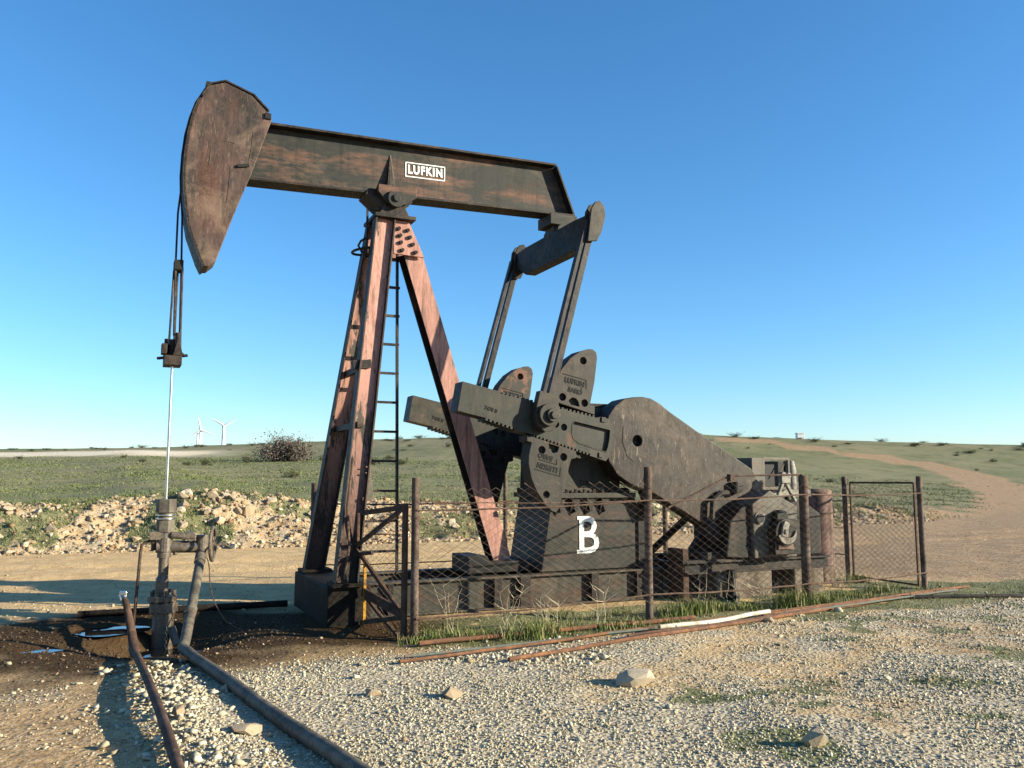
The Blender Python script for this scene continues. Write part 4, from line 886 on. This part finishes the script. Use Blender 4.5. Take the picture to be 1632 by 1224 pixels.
for i, (s0, s1, lab) in enumerate(((7.48, 7.66, 'small square concrete block under the engine frame'), (7.74, 8.44, 'long concrete block under the middle of the engine frame'), (8.85, 9.4, 'stained concrete block under the right end of the engine frame'))):
    tag(build('concrete_block', MB().box(s0, s1, -1.02, .3, .02, .388), M['concrete'], base=((s0 + s1) / 2, -.4, .02), bev=.02), lab, 'block')
jp = MB(); jp.cyl((7.70, -1.06, .03), (7.70, -1.06, .10), .10, n=14); jp.cyl((7.70, -1.06, .10), (7.70, -1.06, .32), .05, n=12); jp.cyl((7.70, -1.06, .32), (7.70, -1.06, .43), .07, n=12)
tag(build('screw_jack', jp, M['dark'], base=(7.70, -1.06, .03), smooth=True), 'dark screw jack standing between two concrete blocks under the engine frame', 'jack')
sp_ = MB().box(6.98, 7.07, -.95, -.6, .02, .72).box(6.93, 7.14, -1.0, -.55, .02, .07)
tag(build('support_post', sp_, M['rust'], base=(7.0, -.8, .02), bev=.006), 'short rusty support post standing at the right end of the pump skid', 'post')

# tall rusty tank and standpipe beside the engine
TK = TH('tank', 'tall narrow rusty cylindrical tank standing behind the fence corner', 'tank', (10.36, .05, 0))
tkm = MB().cyl((10.36, .05, -.1), (10.36, .05, 1.46), .245, n=32).cyl((10.36, .05, 1.46), (10.36, .05, 1.50), .245, .20, n=32)
build('shell', tkm, M['tank'], th=TK, smooth=True)
hpz = MB().cyl((10.36, .05, 1.10), (10.36, .05, 1.13), .252, n=32); build('hoop', hpz, M['rust'], th=TK, smooth=True)
vp = MB().cyl((10.02, .35, 1.1), (10.02, .35, 1.78), .035, n=10).cyl((10.02, .35, 1.62), (10.02, .35, 1.86), .06, n=12).cyl((10.02, .35, 1.86), (10.02, .35, 1.95), .035, n=10).cyl((9.95, .35, 1.7), (10.12, .35, 1.7), .04, n=8)
VS = TH('standpipe', 'thin dark standpipe topped with a valve between the engine and the tank', 'standpipe', (10.02, .35, 0))
build('valve', vp, M['dark'], th=VS, smooth=True); build('riser', MB().cyl((10.02, .35, 0), (10.02, .35, 1.1), .03, n=10), M['dark'], th=VS)

# ------------------------------------------------------------------ wellhead
WH = TH('wellhead', 'oily brown wellhead with stuffing box, side valve and handwheel standing in a soaked pit', 'wellhead', (.57, 0, -.30))
def W_(name, mb, mat, **k): return build(name, mb, mat, th=WH, **k)
C0 = .57
cas = MB(); cas.cyl((C0 + .02, 0, -.34), (C0 + .02, 0, .18), .115, n=20); cas.cyl((C0 + .02, 0, .18), (C0 + .02, 0, .28), .15, n=20); cas.cyl((C0, 0, .30), (C0, 0, .36), .155, n=20); cas.cyl((C0 + .10, -.12, .02), (C0 + .16, -.22, -.16), .05, .04, n=10)
for i in range(8):
    t = i * math.pi / 4 + .2; cas.cyl((C0 + .01 + .125 * math.cos(t), .125 * math.sin(t), .16), (C0 + .01 + .125 * math.cos(t), .125 * math.sin(t), .42), .02, n=6)
W_('casing_head', cas, M['well'], bev=.006)
tbg = MB(); tbg.cyl((C0 - .01, 0, .36), (C0 - .01, 0, .52), .07, .072, n=18); tbg.cyl((C0 - .01, 0, .52), (C0, 0, .58), .072, .055, n=18); tbg.cyl((C0, 0, .58), (C0, 0, .78), .055, n=18); tbg.cyl((C0, 0, .78), (C0, 0, .86), .075, n=18)
W_('tubing', tbg, M['well'], smooth=True)
tee = MB(); tee.cyl((C0, 0, .84), (C0, 0, 1.00), .085, n=18); tee.cyl((C0 - .09, 0, .90), (C0 + .44, 0, .885), .068, n=18); tee.box(C0 - .16, C0 + .06, -.07, .07, .98, 1.07); tee.cyl((C0 + .06, -.06, 1.03), (C0 + .32, -.06, 1.0), .04, n=12)
tee.cyl((C0 + .27, -.09, 1.01), (C0 + .27, .02, 1.01), .058, n=14); tee.cyl((C0 + .40, -.02, .80), (C0 + .40, -.02, 1.02), .07, n=16); tee.cyl((C0 + .12, 0, .80), (C0 + .12, 0, .86), .03, n=10); tee.cyl((C0 + .43, 0, .915), (C0 + .50, 0, .915), .065, n=14)
W_('tee', tee, M['well'], bev=.005)
sbx = MB(); sbx.prism(circ(0, 0, .1, 6), 0, 1); sbx = MB(); sbx.cyl((C0, 0, 1.28), (C0, 0, 1.43), .112, n=6); sbx.cyl((C0, 0, 1.06), (C0, 0, 1.20), .10, n=6); sbx.cyl((C0, 0, 1.0), (C0, 0, 1.06), .075, n=16); sbx.cyl((C0, 0, 1.20), (C0, 0, 1.28), .075, n=16)
W_('stuffing_box', sbx, M['flow'], bev=.005)
rg_ = MB(); rg_.cyl((C0, 0, 1.205), (C0, 0, 1.222), .108, n=24); rg_.cyl((C0, 0, 1.245), (C0, 0, 1.258), .104, n=24); W_('clamp_ring', rg_, M['chrome'], smooth=True)
hw = MB(); HC = Vector((1.085, -.02, .915)); rim_ = [HC + Vector((.05 * math.cos(t), .19 * math.cos(t), .19 * math.sin(t))) for t in np.linspace(0, 2 * math.pi, 29)]
hw.tube(rim_, .018, 8)
for k in range(4):
    t = k * math.pi / 2 + .4; hw.bar(HC, HC + Vector((.05 * math.cos(t), .185 * math.cos(t), .185 * math.sin(t))), .02, .016, up=(1, 0, 0))
hw.cyl(HC - Vector((.09, 0, 0)), HC + Vector((.03, 0, 0)), .03, n=12); hw.cyl(HC + Vector((.03, 0, -.02)), HC + Vector((.17, 0, 0)), .010, n=8)
W_('handwheel', hw, M['well'])
bl = MB(); bl.tube([(C0 - .05, 0, 1.01), (.45, 0, .98), (.36, 0, .945), (.335, 0, .92), (.325, 0, .85), (.30, .02, .3), (.285, .03, -.05)], .017, 8); bl.cyl((.455, 0, .86), (.455, 0, 1.06), .025, n=8)
W_('bleed_line', bl, M['rust'])
chn = MB()
for i in range(9):
    z = .02 - i * .035; chn.tube([(.615 + .014 * math.cos(t) * (i % 2) + .004, -.20 - .014 * math.cos(t) * ((i + 1) % 2), z + .024 * math.sin(t)) for t in np.linspace(0, 2 * math.pi, 9)], .005, 5)
W_('chain', chn, M['pale'])

def gtube(pts, r, n=10, lift=0.0, step=.25):
    """world-space tube through pump-local points"""
    return MB().tube(pts, r, n)
def smooth_path(pts, k=8):
    pts = [Vector(p) for p in pts]; out = []
    for i in range(len(pts) - 1):
        p0, p1, p2, p3 = pts[max(i - 1, 0)], pts[i], pts[i + 1], pts[min(i + 2, len(pts) - 1)]
        for j in range(k):
            t = j / k; out.append(.5 * ((2 * p1) + (p2 - p0) * t + (2 * p0 - 5 * p1 + 4 * p2 - p3) * t * t + (3 * p1 - p0 - 3 * p2 + p3) * t ** 3))
    return out + [pts[-1]]
def gz(s, y): 
    x_, y_, _ = L2W(s, y); return float(terrain(x_, y_))
fl_pts = [(.972, -.03, .88), (.955, -.12, .80), (.72, -1.52, .16), (.68, -1.68, .075), (.72, -1.85, .055)] + [(.72 + (1.31 - .72) * t, -1.85 - 3.9 * t, gz(.72 + .59 * t, -1.85 - 3.9 * t) + .045) for t in np.linspace(.06, 1.35, 14)]
FL = TH('flow_line', 'thick grey brown pipe running from the wellhead valve down across the gravel', 'pipe', (.70, -1.7, 0))
build('pipe', MB().tube(smooth_path(fl_pts, 6), .050, 14), M['flow'], th=FL, smooth=True)
for a_, b_ in (((.79, -1.10, .345), (.765, -1.20, .30)), ((.945, -.17, .795), (.925, -.28, .735))): build('coupling', MB().cyl(a_, b_, .060, n=16), M['flow'], th=FL, smooth=True)
lp = [(.16, -.92, .46), (.19, -1.0, .40), (.262, -1.22, .07)] + [(.262 + (.40 - .262) * t, -1.3 - 3.9 * t, gz(.262 + .138 * t, -1.3 - 3.9 * t) + .05 + .03 * math.sin(min(t, 1) * 3.1)) for t in np.linspace(.04, 1.4, 14)]
PL = TH('pipe', 'narrow dark rusty pipe with its loose end raised beside the oil puddle', 'pipe', (.26, -1.3, 0))
rr = [.022, .026] + [.036] * 1 + [.034] * 14
build('tube', MB().tube(smooth_path(lp, 5), [float(np.interp(i, [0, 4, 8, 12, 18, 30], [.024, .03, .040, .05, .036, .034])) for i in range(len(smooth_path(lp, 5)))], 12), M['rust'], th=PL, smooth=True)
build('end_fitting', MB().cyl((.14, -.88, .50), (.168, -.94, .44), .030, n=10).box(.12, .19, -.92, -.85, .47, .53), M['chrome'], th=PL, bev=.01)
wv = MB().tube(smooth_path([(.99, -.05, .82), (1.04, -.1, .70), (1.06, -.2, .45), (1.10, -.4, .28), (1.2, -.6, .12), (1.36, -.75, .03)], 6), .006, 5)
tag(build('cable', wv, M['rust'], base=(1.0, -.1, 0)), 'thin loose cable hanging from the wellhead valve to the oily ground', 'cable')
for (s0, y0, s1, y1, z, r, lab) in ((-.30, 1.15, 2.15, 1.05, .045, .042, 'thick dark pipe lying in shade just behind the wellhead'), (-.2, .80, .5, .75, .10, .03, 'short thin pipe lying between the wellhead and the thick shaded pipe'),):
    tag(build('pipe', MB().tube([(s0 + (s1 - s0) * t, y0 + (y1 - y0) * t, z) for t in np.linspace(0, 1, 6)], r, 12), M['oily'], base=((s0 + s1) / 2, y0, z), smooth=True), lab, 'pipe')
def puddle(s, y, z, a, b, label, seed):
    rg = np.random.default_rng(seed); ph = rg.uniform(0, 6, 3); mb = MB()
    pts = [(s + a * math.cos(t) * (1 + .12 * math.sin(2 * t + ph[0]) + .08 * math.sin(5 * t + ph[1])), y + b * math.sin(t) * (1 + .12 * math.sin(3 * t + ph[2])), z) for t in np.linspace(0, 2 * math.pi, 40, endpoint=False)]
    mb.add(pts, [tuple(range(40))]); o = build('puddle', mb, M['oil'], base=(s, y, z)); tag(o, label, 'puddle', kind='structure'); return o
puddle(.06, .16, -.014, .42, .32, 'sky reflecting oil puddle beside the wellhead', 1)
puddle(-.62, -.72, gz(-.62, -.72) + .012, .22, .13, 'oil puddle at the left edge of the soaked ground', 2)
puddle(.65, -.45, -.20, .42, .30, 'oil standing in the pit round the wellhead', 4)

# ------------------------------------------------------------------ fence: posts, rusty rails, chain link
def chainlink(mb, a, b, z0, z1, za, zb, pitch=.068, r=.0027, sag=.006):
    """woven diamonds between (s,y) points a and b; z0/z1 bottom and top at a, za/zb at b"""
    L = math.hypot(b[0] - a[0], b[1] - a[1]); n = max(2, int(L / pitch)); ux, uy = (b[0] - a[0]) / L, (b[1] - a[1]) / L; px, py = -uy, ux
    for i in range(n):
        lo0 = (i // 2 * 2 + 1) / n; lo = z0 + (za - z0) * lo0; hi = z1 + (zb - z1) * lo0 + random.uniform(-.012, .012); m = int((hi - lo) / (pitch * .62)); pts = []
        m -= random.randint(0, 1)
        for k in range(m + 1):
            d = (i + (0 if (k + i) % 2 == 0 else 1.04)) * L / n; wob = sag * math.sin(d * 3.1 + k * .4)
            off = (.0028 if k % 2 else -.0028) + wob
            pts.append((a[0] + ux * d + px * off, a[1] + uy * d + py * off, z0 + (za - z0) * lo0 + k * pitch * .62))
        mb.tube(pts, r, 3)
FN = TH('fence', 'rusty chain link fence on steel posts in front of and around the pump', 'fence', (5.8, -1.9, 0))
POSTS = [(2.91, -1.86, 1.67, .042), (5.79, -1.90, 1.80, .045), (8.39, -1.73, 1.70, .062), (11.17, -1.26, 1.70, .042), (11.07, .12, 1.70, .042), (2.70, 2.10, 1.60, .05), (5.76, 2.10, 1.72, .035), (8.85, 2.10, 1.65, .045), (11.05, 2.1, 1.65, .045)]
for k, (s, y, h, r) in enumerate(POSTS):
    lean = (random.uniform(-.012, .012), random.uniform(-.01, .01))
    po = build('post', MB().cyl((s, y, -.15), (s + lean[0], y + lean[1], h), r, n=18), M['post'], th=FN, smooth=True)
def rail(pts, r=.010, mat='wire', twist=True):
    out = []
    for i in range(len(pts) - 1):
        for t in np.linspace(0, 1, 14, endpoint=False):
            p = Vector(pts[i]).lerp(Vector(pts[i + 1]), t); p.z -= .025 * math.sin(t * math.pi); p.y += random.uniform(-.004, .004); p.z += random.uniform(-.004, .004); out.append(p)
    out.append(Vector(pts[-1])); build('rail', MB().tube(out, r, 6), M['rust'], th=FN)
FL_ = [(2.91, -1.91), (5.79, -1.955), (8.39, -1.80), (11.17, -1.31)]
rail([(a, b, z) for (a, b), z in zip(FL_, (1.33, 1.405, 1.455, 1.45))]); rail([(a, b, z) for (a, b), z in zip(FL_, (.22, .315, .29, .26))], .011)
rail([(2.91, -1.80, 1.42), (5.79, -1.84, 1.40)], .006)
BK = [(2.70, 2.05), (5.76, 2.05), (8.85, 2.05), (11.05, 2.05), (11.07, .16)]
rail([(a, b, 1.30) for a, b in BK], .012); rail([(a, b, .42) for a, b in BK], .010)
rail([(a, b, .85) for a, b in BK], .006)
cm = MB()
for (a, b), (z0, z1, za, zb) in zip(zip(FL_[:-1], FL_[1:]), ((.16, 1.62, .2, 1.66), (.2, 1.66, .2, 1.66), (.2, 1.62, .2, 1.58))): chainlink(cm, a, b, z0, z1, za, zb)
build('wire_mesh', cm, M['wire'], th=FN)
cm = MB()
for a, b in zip(BK[:-1], BK[1:]): chainlink(cm, a, b, .2, 1.35, .2, 1.35, pitch=.075)
build('wire_mesh', cm, M['wire'], th=FN)
bp = MB().tube([(8.39, -1.73, 1.705), (8.36, -1.70, 1.715), (7.29, -1.62, 1.70), (7.22, -1.61, 1.68), (6.33, -1.55, 1.30)], .013, 7).box(7.24, 7.31, -1.66, -1.58, 1.62, 1.72)
build('bent_bar', bp, M['rust'], th=FN)
# gate by the derrick legs
GT = TH('gate', 'rusty wire gate leaf with diagonal bars standing open beside the derrick legs', 'gate', (2.83, -1.76, 0))
gh, gf = (2.83, -1.76), (2.60, -.93)
def gp_(t, z): return (gh[0] + (gf[0] - gh[0]) * t, gh[1] + (gf[1] - gh[1]) * t, z)
fr = MB(); fr.cyl(gp_(0, .03), gp_(0, 1.40), .034, n=10); fr.bar(gp_(0, 1.36), gp_(1.05, 1.27), .04, .055); fr.bar(gp_(0, .22), gp_(1.0, .06), .03, .05); fr.bar(gp_(1.12, .95), gp_(1.12, 1.27), .03, .03)
build('gate_frame', fr, M['rust'], th=GT, bev=.004)
bz_ = MB(); bz_.bar(gp_(.02, 1.36), gp_(1.15, .90), .03, .045); bz_.bar(gp_(1.15, .86), gp_(.05, .26), .03, .045); bz_.bar(gp_(.98, .40), gp_(.02, .25), .03, .10); bz_.bar(gp_(.9, .34), gp_(.1, .0), .025, .035); bz_.bar(gp_(.75, .84), gp_(1.2, .80), .03, .04)
build('brace', bz_, M['rust'], th=GT)
build('yellow_bar', MB().bar(gp_(.93, .06), gp_(.93, .74), .035, .03), M['yellow'], th=GT)
cm = MB(); chainlink(cm, gh, gf, .05, 1.33, .05, 1.25, pitch=.055, r=.0026); build('wire_mesh', cm, M['wire'], th=GT)
# gate at the far right corner
G2 = TH('gate', 'narrow wire mesh gate with a thin frame between the two right end posts', 'gate', (11.12, -.55, 0))
f2 = MB(); a_, b_ = (11.10, .03), (11.155, -1.17)
f2.bar((*a_, .06), (*a_, 1.60), .028, .028); f2.bar((*b_, .04), (*b_, 1.60), .028, .028); f2.bar((*a_, 1.60), (*b_, 1.60), .03, .03); f2.bar((*a_, .08), (*b_, .06), .026, .026)
build('gate_frame', f2, M['rust'], th=G2)
cm = MB(); chainlink(cm, a_, b_, .08, 1.59, .08, 1.59, pitch=.06); build('wire_mesh', cm, M['wire'], th=G2)

# ------------------------------------------------------------------ rods and pipes lying in front of the fence
def lying(name, p, q, r, mat, label, lift=0.0, n=9, wob=.012):
    p, q = np.array(p), np.array(q); L = np.hypot(*(q - p)); k = max(4, int(L / .3)); pts = []
    for i in range(k + 1):
        t = i / k; x_, y_ = p + (q - p) * t; s_, n_ = W2L(x_, y_)
        pts.append((s_ + random.uniform(-1, 1) * wob * .3, n_ + wob * math.sin(t * 7 + p[0]), float(terrain(x_, y_)) * .5 + r + lift))
    s_, n_ = W2L(*((p + q) / 2))
    return tag(build(name, MB().tube(smooth_path(pts, 2), r, n), M[mat], base=(s_, n_, 0), smooth=True), label, 'rod' if 'rod' in name else 'pipe')
lying('steel_rod', (-1.02, 7.90), (6.1, 12.72), .016, 'rod', 'long orange rusty rod whose near end lies farthest left on the gravel', .012)
lying('steel_rod', (-.03, 7.99), (6.62, 13.0), .020, 'rod', 'rusty rod nearest the camera, starting in the middle of the gravel', .008)
lying('steel_rod', (-1.0, 8.12), (2.1, 9.92), .012, 'rodgreen', 'thin grey green rod lying between the rusty rods', .015)
lying('steel_rod', (-.93, 8.72), (2.15, 10.30), .024, 'rod', 'thick red rusty rod lying in the grass at the foot of the fence', .012)
lying('steel_rod', (3.0, 10.45), (6.95, 13.25), .018, 'rod', 'rusty rod reaching farthest right past the fence corner', .02)
lying('steel_rod', (3.3, 10.55), (6.5, 12.7), .014, 'rodgreen', 'thin dull rod lying on the right part of the rod bundle', .03)
lying('steel_rod', (1.2, 9.02), (4.2, 11.15), .015, 'rust', 'short dark rusty rod in the middle of the rod bundle', .03)
wp_ = lying('white_pipe', (1.62, 9.36), (3.12, 10.48), .025, 'white_pipe', 'pale cream coloured pipe lying over the rusty rods by the middle post', .045, 12, .05)
lying('dark_pipe', (5.4, 12.1), (9.5, 12.25), .03, 'dark', 'dark pipe half sunk in the ground at the right edge beyond the rods', -.005)

# ------------------------------------------------------------------ dry weeds in the fence
def weed(s, y, h, n, seed, label, group=None, spread=.25):
    rg = np.random.default_rng(seed); mb = MB()
    for i in range(n):
        a = rg.uniform(0, 6.28); d = np.array([math.cos(a) * spread * rg.uniform(.2, 1), math.sin(a) * spread * .5 * rg.uniform(.2, 1), 1.0]); L = h * rg.uniform(.5, 1); p = np.array([s + rg.normal(0, .05), y + rg.normal(0, .03), 0.0]); pts = [p]
        for j in range(5): pts.append(pts[-1] + d * L / 5 + rg.normal(0, .016, 3))
        mb.tube([tuple(q) for q in pts], [.0028, .0026, .0022, .0018, .0014, .001], 4)
        for j in range(3):
            q = pts[rg.integers(2, 6)]; dd = np.array([rg.normal(0, .8), rg.normal(0, .4), .7]); mb.tube([tuple(q), tuple(q + dd * .07 + rg.normal(0, .01, 3)), tuple(q + dd * .15)], [.0024, .0018, .001], 3)
    return tag(build('dry_weed', mb, M['weed'], base=(s, y, 0)), label, 'weed', group)
weed(3.35, -1.75, .62, 5, 1, 'tall pale dry weed tangled in the fence just right of the left post', spread=.45)
weed(3.95, -1.85, .5, 6, 2, 'dry branching weed leaning through the mesh of the first fence panel', spread=.6)
weed(4.4, -1.95, .36, 12, 3, 'short dry straw sprouting from the largest grass clump by the fence', spread=.25)
weed(6.7, -1.65, .55, 4, 4, 'thin dry stalks just right of the middle fence post', spread=.3)
weed(7.3, -1.6, .5, 5, 5, 'sparse dry stalks in front of the concrete blocks', spread=.4)
weed(5.1, -2.0, .55, 4, 6, 'bent dry stalks left of the middle fence post', spread=.5)
weed(10.2, -.45, .3, 22, 7, 'heap of dry straw at the foot of the rusty tank', spread=.9)
weed(7.9, -1.5, .28, 14, 8, 'low dry straw below the engine frame', spread=1.0)

# ------------------------------------------------------------------ far away: wind turbines and a white cabin
def turbine(px, dist, hub_z, blade, rot, yaw, label, k=1.0):
    X = (px - 816) / 1358 * dist; bz0 = float(terrain(X, dist)); T = TH('wind_turbine', label, 'wind turbine', (X, dist, bz0), group=None, local=False)
    build('tower', MB().cyl((X, dist, bz0 - 1), (X, dist, hub_z - 1.2), 3.6 * k, 2.3 * k, n=16), M['turbine'], th=T, smooth=True)
    c, s_ = math.cos(yaw), math.sin(yaw); fw = Vector((s_, -c, 0)); sd_ = Vector((c, s_, 0)); H0 = Vector((X, dist, hub_z))
    build('nacelle', MB().obox(H0 - fw * 2.0, fw * 4.5, sd_ * 2.3, (0, 0, 2.3)), M['turbine'], th=T, bev=.3)
    build('hub', MB().cyl(H0 + fw * 2.4, H0 + fw * 4.6, 1.5, .6, n=12), M['turbine'], th=T, smooth=True)
    for i in range(3):
        a = rot + i * 2 * math.pi / 3; d_ = sd_ * math.sin(a) + Vector((0, 0, 1)) * math.cos(a); n_ = fw.cross(d_); h = H0 + fw * 3.4; mb = MB()
        st = [(0, 1.3, .9), (.12, 2.9, .9), (.3, 2.4, .7), (.65, 1.8, .5), (1.0, 1.0, .3)]; vs = []
        for f, wd, th_ in st:
            p = h + d_ * blade * f; vs += [p + n_ * wd * .4 * k, p + fw * th_ * k, p - n_ * wd * .9 * k, p - fw * th_ * k]
        mb.add(vs, [(i_ * 4 + q, i_ * 4 + (q + 1) % 4, i_ * 4 + 4 + (q + 1) % 4, i_ * 4 + 4 + q) for i_ in range(4) for q in range(4)] + [(3, 2, 1, 0), (16, 17, 18, 19)])
        build('blade', mb, M['tblade'], th=T, smooth=True)
turbine(356.5, 1340, 86, 21, R(60), R(15), 'white wind turbine with two blades raised in a V, rightmost on the skyline')
turbine(319.5, 1420, 84, 22, R(-12), R(20), 'white wind turbine left of the V-bladed one on the skyline')
turbine(316.0, 1900, 105, 15, R(35), R(80), 'fainter wind turbine just behind the left one', 1.1)
X = (1274.5 - 816) / 1358 * 190; zc = float(terrain(X, 190))
HT = TH('hut', 'small white hut standing on the skyline at the right', 'hut', (X, 190, zc), local=False)
build('wall', MB().box(X - .75, X + .75, 189.3, 190.7, zc - .3, zc + 4.2), M['lens'], th=HT, bev=.03)
build('roof', MB().box(X - .85, X + .85, 189.2, 190.8, zc + 4.2, zc + 4.4), M['lens'], th=HT)
build('door', MB().box(X - .3, X + .3, 189.24, 189.3, zc, zc + 2.0), M['tblade'], th=HT)
